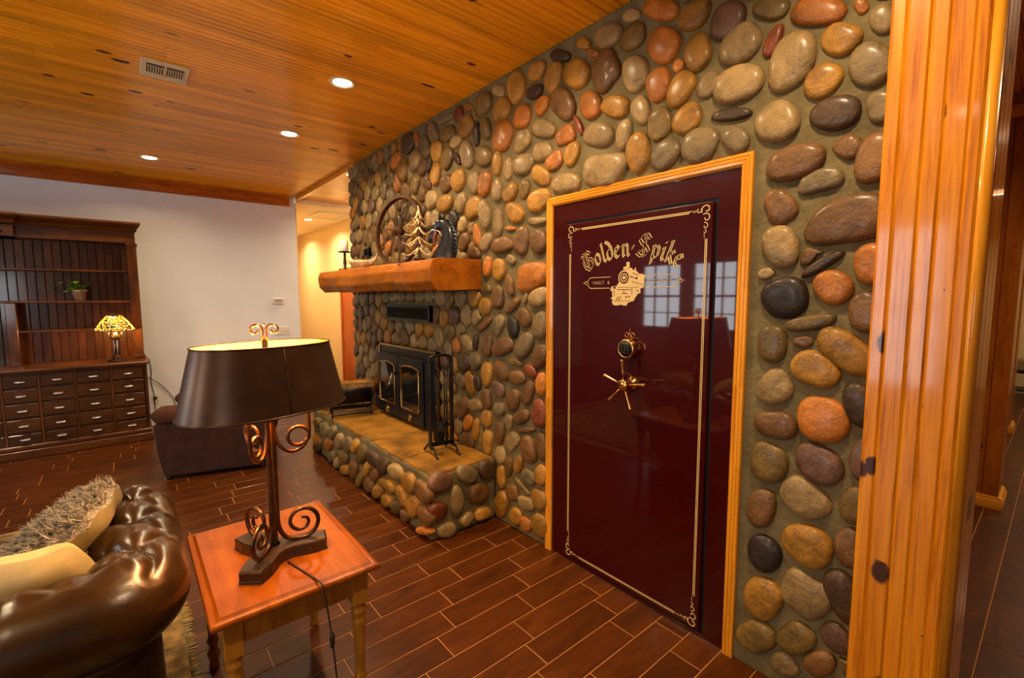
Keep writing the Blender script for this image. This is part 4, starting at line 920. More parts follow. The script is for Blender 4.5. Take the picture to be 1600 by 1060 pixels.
# ------------------------------------------------------------------ fire tools and logs on the hearth
ZH = .4545
ft = empty('fire_tool_stand', (-.25, 2.89, ZH), math.radians(-8), 'black wrought iron fire tool stand on the right end of the hearth', 'tool stand')
for sy, sx in ((0, -.085), (0, .085)):
    MB().box(sx-.004, sx+.004, -.030, .030, .04, .70, .002).build('upright', M['iron'], ft)
    for s in (-1, 1): MB().tube(smooth_path([(sx, 0, .055), (sx, s*.05, .06), (sx, s*.09, .03), (sx, s*.115, .008), (sx, s*.135, .010)], 4), .0075, 6).build('foot', M['iron'], ft)
MB().box(-.085, .085, -.012, .012, .055, .085, .003).build('lower_bar', M['iron'], ft)
b = MB(); pr_ = [(-.085, .66)] + [(.085*math.cos(t)*-1, .695+.03*math.sin(t)) for t in np.linspace(0, PI, 10)] + [(.085, .66)]
b.tube([(p[0], 0, p[1]) for p in pr_], .010, 6); b.build('top_arch', M['iron'], ft)
MB().box(-.07, .07, -.03, .03, .20, .215, .003).build('tool_rest', M['iron'], ft)
def tool(name, label, x, y, build_end, top=.64):
    o = empty(name, (-.25+x, 2.89+y, ZH), math.radians(-8), label, 'fire tool', 'fire tools on the stand')
    MB().tube([(0, 0, .14), (0, 0, top-.07)], .005, 6).build('shaft', M['iron'], o)
    MB().tube([(0, .001+.020*math.sin(t), top-.04-.032*math.cos(t)) for t in np.linspace(0, 2*PI, 15)][:-1], .0045, 6, closed=True).build('loop_handle', M['iron'], o)
    b = MB(); build_end(b); b.build('working_end', M['iron'], o); return o
tool('fire_poker', 'black iron fire poker with a hooked tip hanging in the tool stand', .022, -.045, lambda b: b.tube([(0, 0, .15), (0, 0, .10), (0, .015, .09), (0, .03, .11)], [.005, .005, .004, .002], 6))
tool('ash_shovel', 'black iron ash shovel with a flat blade hanging in the tool stand', .05, .03, lambda b: b.prism([(-.03, .24), (.03, .24), (.036, .12), (.02, .085), (-.02, .085), (-.036, .12)], 'x', -.004, .004))
tool('hearth_brush', 'dark hearth brush with wide bristles hanging in the tool stand', -.045, -.04, lambda b: b.prism([(-.012, .25), (.012, .25), (.05, .19), (.055, .10), (-.055, .10), (-.05, .19)], 'x', -.02, .02))
tool('fire_tongs', 'black iron fire tongs with two arms hanging in the tool stand', -.02, .04, lambda b: b.tube([(0, 0, .35), (0, .018, .28), (0, .018, .13), (0, .004, .10)], .004, 6).tube([(0, 0, .35), (0, -.018, .28), (0, -.018, .13), (0, -.004, .10)], .004, 6))
lr = empty('log_rack', (-.33, 4.47, ZH), math.radians(-14), 'black curved iron log rack holding firewood on the hearth', 'log rack')
def cradle(u, v):
    a = -PI*.985+u*PI*.97; return ((v-.5)*.36, .17*math.cos(a), .255+.20*math.sin(a)+.03*math.cos(a)**2)
b = MB().grid(lambda u, v: cradle(u, v), 14, 3); b.build('cradle', M['iron'], lr)
md = lr.children[0].modifiers.new('thick', 'SOLIDIFY'); md.thickness = .008
for sx in (-.18, .18):
    MB().tube([cradle(u, .5+sx/.36) for u in np.linspace(-.02, 1.02, 16)], .009, 6).build('hoop', M['iron'], lr)
    for sy in (-.13, .13): MB().tube([(sx, sy*.7, .07), (sx, sy, .0)], .008, 6).build('leg', M['iron'], lr)
for sy in (-.13, .13): MB().tube([(-.18, sy, .02), (.18, sy, .02)], .006, 6).build('leg_bar', M['iron'], lr)
def log(label, c, L_, r, az, seed, m='bark'):
    rg = random.Random(seed); b = MB(); seg = 12; n = 6; vs = []
    rr = [r*rg.uniform(.72, 1.15) for _ in range(seg)]
    for i in range(n):
        for k in range(seg):
            a = 2*PI*k/seg; q = rr[k]*(1+rg.uniform(-.10, .10)); vs.append((L_*(i/(n-1)-.5), q*math.cos(a), q*math.sin(a)))
    fs = [(i*seg+k, i*seg+(k+1) % seg, (i+1)*seg+(k+1) % seg, (i+1)*seg+k) for i in range(n-1) for k in range(seg)]
    t = empty('firewood_log', c, az, label, 'log', 'firewood in the rack')
    MB().add(vs, fs).build('bark', M[m], t)
    for s, o in ((0, -1), ((n-1)*seg, 1)): MB().add([vs[s+k] for k in range(seg)], [tuple(range(seg))]).build('cut_end', M['logcut'], t)
az = math.radians(-14)
def in_rack(off, z, dl=0.0): return (-.33-math.sin(az)*off+math.cos(az)*dl, 4.47+math.cos(az)*off+math.sin(az)*dl, ZH+z)
log('dark barked firewood log lying low at the back of the rack', in_rack(.068, .140), .44, .058, az, 1)
log('split orange firewood log lying on top of the rack at the back', in_rack(.066, .265, .03), .52, .060, az+.03, 2, 'logcut')
log('dark barked firewood log lying low at the front of the rack', in_rack(-.068, .140, -.04), .46, .056, az, 3)
log('barked firewood log on top of the rack at the front', in_rack(-.064, .262, -.02), .46, .056, az-.03, 4)
log('short dark log lying on the flagstone beyond the rack', (-.36, 4.80, ZH+.062), .30, .052, az+.2, 5)
# ------------------------------------------------------------------ end table
TX0, TX1, TY0, TY1, TZ = -1.842, -1.297, 1.602, 2.325, .60
et = empty('end_table', ((TX0+TX1)/2, (TY0+TY1)/2, 0), 0, 'orange cherry end table with turned legs beside the leather sofa', 'end table')
hx, hy_ = (TX1-TX0)/2, (TY1-TY0)/2
def ring_prism(b, prof):
    # rectangular rings: (inset, z)
    vs = []; n = len(prof)
    for ins, z in prof: vs += [(-hx+ins, -hy_+ins, z), (hx-ins, -hy_+ins, z), (hx-ins, hy_-ins, z), (-hx+ins, hy_-ins, z)]
    fs = [(i*4+k, i*4+(k+1) % 4, (i+1)*4+(k+1) % 4, (i+1)*4+k) for i in range(n-1) for k in range(4)]
    fs += [(3, 2, 1, 0), tuple((n-1)*4+k for k in range(4))]
    return b.add(vs, fs)
ring_prism(MB(), [(.014, .566), (.006, .570), (0, .577), (0, .586), (.004, .592), (.016, .594), (.020, .591), (.024, .594), (.030, TZ), (.032, TZ)]).build('table_top', M['table'], et)
for (x0, x1, y0, y1) in ((-hx+.07, hx-.07, -hy_+.045, -hy_+.065), (-hx+.07, hx-.07, hy_-.065, hy_-.045), (-hx+.045, -hx+.065, -hy_+.07, hy_-.07), (hx-.065, hx-.045, -hy_+.07, hy_-.07)):
    MB().box(x0, x1, y0, y1, .475, .566, .003).build('apron', M['tablebase'], et)
LEG = [(.0, 0), (.018, .0), (.022, .015), (.016, .035), (.020, .05), (.026, .075), (.018, .09), (.016, .10), (.018, .115), (.025, .13), (.018, .145), (.017, .16), (.024, .33), (.027, .36), (.027, .365), (.019, .38), (.027, .395), (.029, .41), (.020, .425), (.026, .435), (.026, .44)]
for sx in (-1, 1):
    for sy in (-1, 1):
        cx, cy = sx*(hx-.065), sy*(hy_-.065)
        lg = MB().lathe(LEG, 16, (cx, cy, 0)); lg.box(cx-.029, cx+.029, cy-.029, cy+.029, .438, .566, .003); lg.build('leg', M['tablebase'], et)

# ------------------------------------------------------------------ scrolled table lamp
LX, LY = -1.59, 1.905
tl = empty('table_lamp', (LX, LY, TZ), 0, 'scrolled bronze table lamp with oval dark metal shade on the end table', 'table lamp')
ARMS = [math.radians(a) for a in (115, 232, 347)]
b = MB(); poly = []
for k, a in enumerate(ARMS):
    d_ = Vector((math.cos(a), math.sin(a))); n_ = Vector((-d_.y, d_.x))
    poly.append(d_*.185 - n_*.040); poly.append(d_*.185 + n_*.040)
    a2 = ARMS[(k+1) % 3]; d2 = Vector((math.cos(a2), math.sin(a2))); n2 = Vector((-d2.y, d2.x))
    p0 = d_*.185+n_*.040; p1 = d2*.185-n2*.040
    bis = (d_+d2).normalized()
    for t in (.2, .4, .5, .6, .8):
        q = p0.lerp(p1, t); poly.append(q - bis*.105*math.sin(PI*t)**1.0*(.55 if t in (.2, .8) else .95 if t != .5 else 1.0)*.62)
pp = [(p.x, p.y) for p in poly]
for (s0, z0, s1, z1) in ((1.0, 0, 1.0, .034), ):
    n = len(pp); vs = []
    for s, z in ((1.0, 0), (1.0, .006), (.985, .010), (.985, .036), (1.0, .040), (.96, .046)): vs += [(p[0]*s, p[1]*s, z) for p in pp]
    fs = [(i*n+k, i*n+(k+1) % n, (i+1)*n+(k+1) % n, (i+1)*n+k) for i in range(5) for k in range(n)] + [tuple(range(n))[::-1], tuple(5*n+k for k in range(n))]
    b.add(vs, fs)
b.build('plinth', M['plinth'], tl)
for a in ARMS:
    ex = Vector((math.cos(a), math.sin(a), 0)); ez = Vector((0, 0, 1))
    def Q(r, z): return ex*r + ez*z
    path = smooth_path([Q(.013, .60), Q(.013, .34), Q(.013, .16), Q(.020, .10), Q(.042, .063), Q(.075, .052)], 5)
    sp = spiral(Q(.098, .118), .070, .014, math.radians(-105), math.radians(-105)+math.radians(560), 40, ex, ez)
    MB().tube(path[:-1] + sp, [.0085]*len(path[:-1]) + [.0085-.0025*i/39 for i in range(40)], 10).build('lower_scroll', M['copper'], tl)
    path = smooth_path([Q(.013, .55), Q(.016, .49), Q(.032, .435), Q(.068, .405), Q(.108, .415), Q(.134, .455), Q(.138, .51), Q(.138, .64)], 5)
    MB().tube(path, .0075, 10).build('upper_scroll', M['copper'], tl)
    MB().tube(spiral(Q(.098, .462), .040, .034, math.radians(-20), math.radians(340), 26, ex, ez), .007, 8).build('scroll_loop', M['copper'], tl)
    MB().lathe([(.010, 0), (.018, .005), (.020, .03), (.014, .032), (.013, .10), (.0, .10)], 12, tuple(Q(.138, .635))).build('candle_sleeve', M['copper'], tl)
    MB().sphere(tuple(Q(.138, .755)), (.017, .017, .026)).build('bulb', M['bulb'], tl)
    li = bpy.data.lights.new('lamp_bulb_light', 'POINT'); li.energy = 15; li.color = (1, .62, .24); li.shadow_soft_size = .02
    lo = bpy.data.objects.new('lamp_bulb_light', li); COL.objects.link(lo); lo.parent = tl; lo.location = Q(.10, .715)
MB().lathe([(.0, .04), (.020, .045), (.012, .06), (.010, .84), (.0, .845)], 12).build('column', M['bronze'], tl)
MB().box(-.042, .042, -.030, .030, .538, .578, .004).build('collar', M['copper'], tl, rot=(0, 0, math.radians(15)))
SA = math.radians(14); ca, sa = math.cos(SA), math.sin(SA)
def shade_pt(u, r, z, t=0.0):
    a = 2*PI*u; A = .292-.054*r-t; B = .190-.040*r-t
    c, s = math.cos(a), math.sin(a); e = 2.3
    k = (abs(c)**e+abs(s)**e)**(-1/e)
    x, y = A*k*c, B*k*s; return (x*ca-y*sa, x*sa+y*ca, .585+.24*r)
MB().grid(lambda u, v: shade_pt(u, v, 0), 72, 8, closed_u=True).build('shade', M['shade'], tl)
sh = tl.children[-1]
MB().grid(lambda u, v: shade_pt(u, v, 0, .003), 72, 8, closed_u=True).build('shade_lining', M['shadein'], tl)
for r in (0, 1): MB().tube([shade_pt(k/72, r, 0) for k in range(72)], .0035, 6, closed=True).build('shade_rim', M['copper'] if r else M['bronze'], tl)
MB().tube([shade_pt(.745, r, 0, -.001) for r in (0, .33, .66, 1)], .0016, 5).build('shade_seam', M['bronze'], tl)
MB().tube([shade_pt(.0, .93, 0, .004), (0, 0, .81), shade_pt(.5, .93, 0, .004)], .003, 6).build('shade_spider', M['goldmetal'], tl)
b = MB()
dx_ = Vector((math.cos(SA-.3), math.sin(SA-.3), 0))
for s in (1, -1):
    pth = [Vector((0, 0, .80))+dx_*s*.006, Vector((0, 0, .86))+dx_*s*.007]
    b.tube(pth + spiral(Vector((0, 0, .878))+dx_*s*.030, .024, .006, PI, PI-6.6, 24, dx_*s, (0, 0, 1)), .0048, 8)
b.sphere((0, 0, .90), .005); b.build('finial', M['goldmetal'], tl)
# its cord: over the table edge to an inline switch
cord = empty('lamp_cord', (LX+.03, LY-.10, TZ), 0, 'brown lamp cord with inline switch trailing over the table edge', 'cord')
o0 = Vector((LX+.03, LY-.10, TZ))
cp = smooth_path([Vector((-1.567, 1.822, .605))-o0, Vector((-1.55, 1.76, .604))-o0, Vector((-1.53, 1.68, .604))-o0, Vector((-1.515, 1.608, .606))-o0, Vector((-1.51, 1.592, .592))-o0, Vector((-1.505, 1.588, .55))-o0, Vector((-1.49, 1.585, .40))-o0, Vector((-1.475, 1.59, .20))-o0, Vector((-1.46, 1.62, .012))-o0, Vector((-1.40, 1.72, .008))-o0], 5)
MB().tube(cp, .0032, 6).build('cable', M['cord'], cord)
MB().lathe([(.0, -.03), (.006, -.028), (.009, -.015), (.010, .015), (.006, .028), (.0, .03)], 10, tuple(Vector((-1.489, 1.585, .39))-o0)).build('inline_switch', M['cord'], cord)

# ------------------------------------------------------------------ chesterfield sofa
SX, SYB, SYF = -1.998, 1.80, 2.56      # arm centre line, back centre line, arm front
SXL = -4.05
so = empty('chesterfield_sofa', ((SX+SXL)/2, 2.0, 0), 0, 'brown tufted leather chesterfield sofa seen from behind', 'sofa')
O = Vector(((SX+SXL)/2, 2.0, 0)); RC = .11
segs = []
def path_at(s):
    L1 = SYF-(SYB+RC); L2 = RC*PI/2; L3 = (SX-RC)-(SXL+RC)
    if s < L1: return Vector((SX, SYF-s, 0)), Vector((1, 0, 0))
    s -= L1
    if s < L2: a = s/RC; c = Vector((SX-RC, SYB+RC, 0)); n = Vector((math.cos(a), -math.sin(a), 0)); return c+n*RC, n
    s -= L2
    if s < L3: return Vector((SX-RC-s, SYB, 0)), Vector((0, -1, 0))
    s -= L3
    if s < L2: a = s/RC; c = Vector((SXL+RC, SYB+RC, 0)); n = Vector((-math.sin(a), -math.cos(a), 0)); return c+n*RC, n
    s -= L2
    return Vector((SXL, SYB+RC+s, 0)), Vector((-1, 0, 0))
STOT = 2*(SYF-SYB-RC)+PI*RC+(SX-SXL-2*RC)
RR = .138; ZR = .635
prof = [(-.134, .40), (-.136, .50), (-.138, .58)] + [(RR*math.cos(t), ZR+RR*math.sin(t)) for t in np.radians(np.linspace(178, -58, 40))] + [(.052, .515), (.050, .49)]
pl_ = [0]
for a_, b_ in zip(prof[:-1], prof[1:]): pl_.append(pl_[-1]+math.hypot(b_[0]-a_[0], b_[1]-a_[1]))
TS, TV = .125, .118
def tuft(s, t):
    u, v = s/TS, (t-.09)/TV
    h = (abs(math.sin(PI*(u+v)/2))*abs(math.sin(PI*(u-v)/2)))**.45
    ts = .50 if s < .75 else .40; f_ = 1.0 if t < ts else max(0.0, 1-(t-ts)/.10)
    return -.045*(1-h)*f_ + .016*f_
def sofa_fn(u, v):
    s = u*STOT; k = v*(len(prof)-1); i = min(int(k), len(prof)-2); f_ = k-i
    o_ = prof[i][0]+(prof[i+1][0]-prof[i][0])*f_; z = prof[i][1]+(prof[i+1][1]-prof[i][1])*f_; t = pl_[i]+(pl_[i+1]-pl_[i])*f_
    p, n = path_at(s)
    if z > .56 or o_ > 0:
        dz, do = z-ZR, o_; l = math.hypot(dz, do) or 1; nz, no = dz/l, do/l
    else: nz, no = 0, -1
    d_ = tuft(s, t)
    # soft pleats falling down the outside
    if t > .30: d_ -= .013*math.exp(-((math.sin(PI*s/(4*TS)))/.10)**2)*max(0, 1-(t-.30)/.30)*min(1, (t-.30)/.06)
    o_ += no*d_; z += nz*d_
    q = p + n*o_ - O; return (q.x, q.y, z)
NU, NV = 330, 66
b = MB().grid(sofa_fn, NU, NV); b.f.append(tuple(range(NV))); b.sm.append(False); b.f.append(tuple((NU-1)*NV+k for k in range(NV))[::-1]); b.sm.append(False)
b.build('tufted_roll', M['leather'], so)
roll = so.children[0]
b = MB()
def outer(u, v):
    s = u*STOT; p, n = path_at(s); q = p+n*.047-O; return (q.x, q.y, .07+(.52-.07)*v)
MB().grid(outer, 120, 3).build('outer_panel', M['leatherdark'], so)
for i in range(0, int(STOT/TS)+1):
    for j in range(0, 6):
        if (i+j) % 2: continue
        s = i*TS; t = .09+j*TV*1.0
        if t > (.50 if s < .75 else .40) or s < .05 or s > 1.9: continue
        v = np.interp(t, pl_, np.arange(len(pl_)))/(len(prof)-1)
        q = sofa_fn(min(s/STOT, 1), v); MB().sphere(q, .010, 8, 5).build('button', M['leather'], roll)
MB().box(SXL+.10-O.x, SX-.10-O.x, SYB+.05-O.y, SYF-.02-O.y, .07, .30, .01).build('base_frame', M['leatherdark'], so)
for k in range(3):
    w = (SX-SXL-.24)/3; x0 = SXL+.12+k*w-O.x
    MB().box(x0+.004, x0+w-.004, SYB+.12-O.y, SYF+.02-O.y, .30, .45, .02).build('seat_cushion', M['leather'], so, bevel=.02)
for x in (SXL+.02, SX-.02):
    for y in (SYB, SYF-.08): MB().lathe([(.02, .011), (.035, .03), (.035, .055), (.028, .075)], 12, (x-O.x, y-O.y, 0)).build('foot', M['plinth'], so)
def cushion(name, w, h, t, loc, ex, ez, label, m, n=22):
    ex = Vector(ex).normalized(); ez = Vector(ez); ez = (ez-ex*ez.dot(ex)).normalized(); en = ex.cross(ez)
    o = empty(name, loc, 0, label, 'pillow')
    def fn(sign):
        def f(u, v):
            x, y = 2*u-1, 2*v-1; k = max(0, (1-x**4)*(1-y**4))**.5
            pin = 1-.07*(abs(x)**2*abs(y)**2)*2+.05*0
            q = ex*(x*w/2*(pin-.05*(1-y*y)*abs(x)**3*0)) + ez*(y*h/2*pin) + en*(sign*t/2*k + .008*math.sin(7*x+3*y))
            return tuple(q)
        return f
    return o, fn, ex, ez, en
o, fn, *_ = cushion('throw_pillow', .54, .40, .15, (-2.365, 2.03, .648), (-1, .04, -.16), (0, -.62, 1), 'cream fabric pillow leaning against the sofa back', M['cream'])
b = MB().grid(fn(1), 22, 22).grid(fn(-1), 22, 22); b.build('cover', M['cream'], o)
o, fn, ex, ez, en = cushion('shaggy_pillow', .48, .50, .14, (-2.25, 2.345, .675), (-.16, -.98, 0), (.84, 0, .70), 'grey-brown shaggy fur pillow leaning on the sofa arm', M['beige'])
# fur on the side that faces away from the arm
sgn = 1 if en.x < 0 else -1
MB().grid(fn(-sgn), 22, 22).build('suede_back', M['beige'], o)
MB().grid(fn(sgn), 22, 22).build('fur_base', M['fur'], o)
fr_ = random.Random(9); b = MB()
for _ in range(5200):
    u, v = fr_.random(), fr_.random(); p = Vector(fn(sgn)(u, v))
    dirv = (en*sgn*fr_.uniform(.5, 1.2) + Vector((fr_.uniform(-1, 1), fr_.uniform(-1, 1), fr_.uniform(-.9, .7)))*.8).normalized()
    L_ = fr_.uniform(.03, .07); sd = dirv.cross(Vector((fr_.uniform(-1, 1), fr_.uniform(-1, 1), fr_.uniform(-1, 1)))).normalized()*fr_.uniform(.0016, .0032)
    mid = p + dirv*L_*.55 + Vector((0, 0, -.004)); tip = p + dirv*L_*.9 + sd*4 + Vector((0, 0, -.014))
    b.add([p-sd, p+sd, mid+sd*.8, mid-sd*.8, tip], [(0, 1, 2, 3), (3, 2, 4)], True)
tag(b.build('fur_strands', M['fur'], o, recalc=False), kind='stuff')

# ------------------------------------------------------------------ rug
rg_ = empty('area_rug', (-3.3, 2.9, 0), 0, 'brown patterned area rug with tan fringe under the leather sofa', 'rug')
def rbox(x0, x1, y0, y1, z1): return MB().box(x0+3.3, x1+3.3, y0-2.9, y1-2.9, .001, z1)
rbox(-4.9, -1.86, 1.2, 4.50, .008).build('field', M['rug'], rg_)
for a in ((-2.02, -1.94, 1.2, 4.5, .0095), (-4.9, -1.86, 4.30, 4.38, .0095), (-2.12, -2.09, 1.2, 4.2, .0095)): rbox(*a).build('border_band', M['rugdark'], rg_)
b = MB(); r2 = random.Random(4); y = 1.2
while y < 4.5:
    yy_ = y+r2.uniform(-.006, .006); b.tube([(-1.862+3.3, y-2.9, .006), (-1.84+3.3, yy_-2.9, .007), (-1.818+r2.uniform(-.008, .006)+3.3, yy_-2.9+r2.uniform(-.008, .008), .003)], [.0035, .003, .0015], 4); y += .011
tag(b.build('fringe', M['fringe'], rg_), kind='stuff')

# ------------------------------------------------------------------ recliner
rc = empty('recliner_chair', (-1.83, 4.95, 0), math.radians(-16.4), 'dark brown suede recliner armchair turned side-on behind the lamp', 'armchair')
def arm(v0, v1):
    poly = [(.02, .03), (.80, .03), (.86, .20), (.88, .46), (.86, .50), (-.02, .515), (-.035, .47), (-.02, .25)]
    b = MB(); b.prism(poly, 'y', v0, v1); b.build('arm_panel', M['suede'], rc, bevel=.02)
    def pad(u, v):
        a = 2*PI*u; x = -.065+.62*v; e = min(1, min(v, 1-v)*9)**.5
        k = (abs(math.cos(a))**3+abs(math.sin(a))**3)**(-1/3)
        return (x+.0, (v0+v1)/2+((v1-v0)/2+.025)*k*math.cos(a)*max(e, .25), .565-.03*v*v+.075*k*math.sin(a)*max(e, .25))
    b = MB().grid(pad, 20, 20, closed_u=True); b.f.append(tuple(i*20 for i in range(20))); b.sm.append(True); b.f.append(tuple(i*20+19 for i in range(20))); b.sm.append(True)
    b.build('arm_pad', M['suedetop'], rc)
arm(0, .20); arm(.78, .98)
MB().box(.0, .70, .21, .77, .10, .46, .04).build('seat_cushion', M['suede'], rc, bevel=.03)
MB().box(-.06, .0, .21, .77, .10, .42, .02).build('footrest', M['suede'], rc, bevel=.02)
b = MB(); b.prism([(.52, .42), (.70, .30), (.86, .34), (.97, .80), (.93, .93), (.80, .95), (.70, .84)], 'y', .16, .82); b.build('backrest', M['suede'], rc, bevel=.05)
for x in (.05, .78):
    for y in (.05, .90): MB().lathe([(.025, 0), (.025, .04)], 10, (x, y, 0)).build('foot', M['plinth'], rc)

# ------------------------------------------------------------------ bookcase hutch
BX = -1.842; BF = 6.56
bc = empty('bookcase_hutch', (-3.2, 7.0, 0), 0, 'tall dark walnut hutch with open shelves over many small drawers', 'bookcase')
def bb(x0, x1, y0, y1, z0, z1, c=0): return MB().box(x0+3.2, x1+3.2, y0-7, y1-7, z0, z1, c)
bb(-4.6, BX, BF+.02, 7.225, .13, .855).build('drawer_cabinet', M['drawer'], bc)
bb(-4.6, BX+.02, BF-.035, 7.225, .0, .085, .008).build('plinth', M['book'], bc)
bb(-4.6, BX+.01, BF-.018, 7.225, .085, .135, .012).build('plinth_moulding', M['book'], bc)
bb(-4.62, BX+.028, BF-.035, 7.228, .862, .892, .008).build('countertop', M['book'], bc)
b = MB(); x = BX
while x > -3.05: b.sphere((x+3.2, BF-.024-7, .853), .0075, 6, 4); x -= .0165
tag(b.build('bead_moulding', M['book'], bc), kind='stuff')
bb(BX-.022, BX+.004, BF-.008, 7.22, .135, .855, .004).build('end_stile', M['book_z'], bc)
cols = [(-4.26, -4.02), (-4.0, -3.76), (-3.74, -3.50), (-3.48, -3.24), (-3.22, -2.966), (-2.944, -2.708), (-2.684, -2.440), (-2.418, -2.155), (-2.132, -1.872)]
rows = [(.712, .828), (.565, .692), (.412, .545), (.262, .392), (.118+.02, .242)]
def drawer(x0, x1, z0, z1):
    d_ = bb(x0, x1, BF-.006, BF+.06, z0, z1, .005).build('drawer', M['drawer'], bc)
    cx, cz = (x0+x1)/2+3.2, (z0+z1)/2
    b = MB().lathe([(.0, 0), (.046, 0), (.042, .004), (.0, .005)], 16, sy=.36); b.xform(Matrix.Translation((cx, BF-.006-7, cz)) @ Matrix.Rotation(PI/2, 4, 'X')); b.build('pull_plate', M['bronze'], d_)
    b = MB().tube([(cx-.032, BF-.010-7, cz), (cx-.026, BF-.022-7, cz-.002), (cx+.026, BF-.022-7, cz-.002), (cx+.032, BF-.010-7, cz)], .008, 6); b.build('pull', M['chrome'], d_)
for c_ in cols:
    for r_ in rows: drawer(*c_, *r_)
for x in (-2.955, -2.696, -2.429, -2.1435): bb(x-.009, x+.009, BF-.002, BF+.03, .135, .855).build('stile', M['book_z'], bc)
# hutch
HF = 6.90
bb(-4.6, BX-.005, 7.20, 7.228, .89, 2.40).build('back_panel', M['book'], bc)
x = BX-.075
while x > -4.5:
    w = .072; b = MB(); c = .006
    b.prism([(x-w+3.2, 7.20-7), (x-w+3.2, 7.19-7), (x-w+c+3.2, 7.184-7), (x-c+3.2, 7.184-7), (x+3.2, 7.19-7), (x+3.2, 7.20-7)], 'z', .893, 2.25); b.build('back_board', M['book_z'], bc); x -= w
bb(BX-.090, BX-.003, HF-.01, 7.20, .892, 2.20, .006).build('side_pilaster', M['book_z'], bc)
bb(BX-.098, BX+.006, HF-.02, 7.20, .892, .935, .006).build('pilaster_base', M['book_z'], bc)
bb(BX-.098, BX+.006, HF-.02, 7.20, 2.185, 2.215, .006).build('pilaster_cap', M['book_z'], bc)
for z, x0 in ((1.905, -4.5), (1.565, -4.5), (1.255, -2.86)): bb(x0, BX-.088, HF+.03, 7.19, z-.022, z, .004).build('shelf', M['book'], bc)
bb(-2.925, -2.845, HF, 7.19, .892, 1.543, .006).build('divider', M['book_z'], bc)
bb(-4.6, BX-.02, HF-.02, 7.20, 2.215, 2.325).build('frieze', M['book'], bc)
bb(-4.6, -2.80, HF-.09, 7.20, 2.215, 2.325, .004).build('frieze_block', M['book'], bc)
MB().lathe([(.0, 0), (.035, 0), (.030, .008), (.012, .012), (.0, .010)], 10, sx=.8).xform(Matrix.Translation((-2.90+3.2, HF-.09-7, 2.272)) @ Matrix.Rotation(PI/2, 4, 'X')).build('carved_rosette', M['bronze'], bc)
bb(-4.6, BX-.008, HF-.035, 7.20, 2.318, 2.338, .004).build('bead_rail', M['book'], bc)
cprof = [(0, 2.338), (-.04, 2.338), (-.05, 2.35), (-.055, 2.365), (-.10, 2.385), (-.14, 2.405), (-.15, 2.415), (-.15, 2.435), (0, 2.435)]
def cornice(x0, x1, off):
    b = MB(); b.prism([(HF-.02+p[0]-off-7, p[1]) for p in cprof] + [(.20, 2.435), (.20, 2.338)], 'x', x0+3.2, x1+3.2)
    b.v = [((p[0] + (-(p[1]-(HF-.02-off-7))*.36 if (abs(p[0]-(x1+3.2)) < 1e-6 and p[1] < HF-.02-off-7) else 0)), p[1], p[2]) for p in b.v]
    b.build('cornice', M['book'], bc)
cornice(-4.6, BX-.01, 0); cornice(-4.6, -2.80, .07)

# ------------------------------------------------------------------ stained glass lamp on the hutch
sg = empty('stained_glass_lamp', (-2.085, 6.76, .892), 0, 'lit amber stained glass lamp standing on the hutch counter', 'table lamp')
MB().lathe([(.0, 0), (.085, 0), (.088, .01), (.07, .022), (.045, .03), (.035, .05), (.022, .065), (.018, .085)], 20).build('base', M['bronze'], sg)
for k in range(6):
    a = 2*PI*k/6; MB().tube([(.020*math.cos(a), .020*math.sin(a), .08), (.015*math.cos(a), .015*math.sin(a), .16), (.020*math.cos(a), .020*math.sin(a), .245)], .006, 6).build('stem_reed', M['chrome'] if k % 2 else M['bronze'], sg)
MB().lathe([(.02, .24), (.045, .255), (.05, .27), (.042, .29), (.02, .305), (.01, .32)], 16).build('socket_cup', M['brass'], sg)
def glass_mat(name, scale, dens):
    m, nt, N, L, b = _base(name)
    v = nt.nodes.new('ShaderNodeTexVoronoi'); v.feature = 'DISTANCE_TO_EDGE'; v.inputs['Scale'].default_value = scale
    v2 = nt.nodes.new('ShaderNodeTexVoronoi'); v2.inputs['Scale'].default_value = scale
    c = _coords(nt, (1, 1, 1.4)); L.new(c, v.inputs['Vector']); L.new(c, v2.inputs['Vector'])
    sp = nt.nodes.new('ShaderNodeSeparateColor'); L.new(v2.outputs['Color'], sp.inputs[0])
    col = _ramp(nt, sp.outputs[0], [(.0, (.55, .10, .01)), (.35, (.9, .35, .03)), (.65, (1, .62, .12)), (1.0, (1, .85, .45))])
    lead = nt.nodes.new('ShaderNodeMath'); lead.operation = 'GREATER_THAN'; lead.inputs[1].default_value = dens; L.new(v.outputs['Distance'], lead.inputs[0])
    tr_ = nt.nodes.new('ShaderNodeBsdfTranslucent'); L.new(col, tr_.inputs[0])
    em_ = nt.nodes.new('ShaderNodeEmission'); L.new(col, em_.inputs[0]); em_.inputs[1].default_value = .7
    ad = nt.nodes.new('ShaderNodeAddShader'); L.new(tr_.outputs[0], ad.inputs[0]); L.new(em_.outputs[0], ad.inputs[1])
    b.inputs['Base Color'].default_value = (.02, .012, .006, 1); b.inputs['Metallic'].default_value = .8; b.inputs['Roughness'].default_value = .4
    mx = nt.nodes.new('ShaderNodeMixShader'); L.new(lead.outputs[0], mx.inputs[0]); L.new(b.outputs[0], mx.inputs[1]); L.new(ad.outputs[0], mx.inputs[2])
    L.new(mx.outputs[0], N['Material Output'].inputs[0]); return m
M['sg1'] = glass_mat('leaded_amber_glass', 26, .10); M['sg2'] = glass_mat('leaded_vine_glass', 46, .21)
def facet(b, r0, z0, r1, z1, n=12):
    vs = []
    for r, z in ((r0, z0), (r1, z1)):
        for k in range(n): vs.append((r*math.cos(2*PI*k/n), r*math.sin(2*PI*k/n), z))
    return b.add(vs, [(k, (k+1) % n, n+(k+1) % n, n+k) for k in range(n)])
facet(MB(), .125, .435, .062, .508).build('glass_crown', M['sg1'], sg)
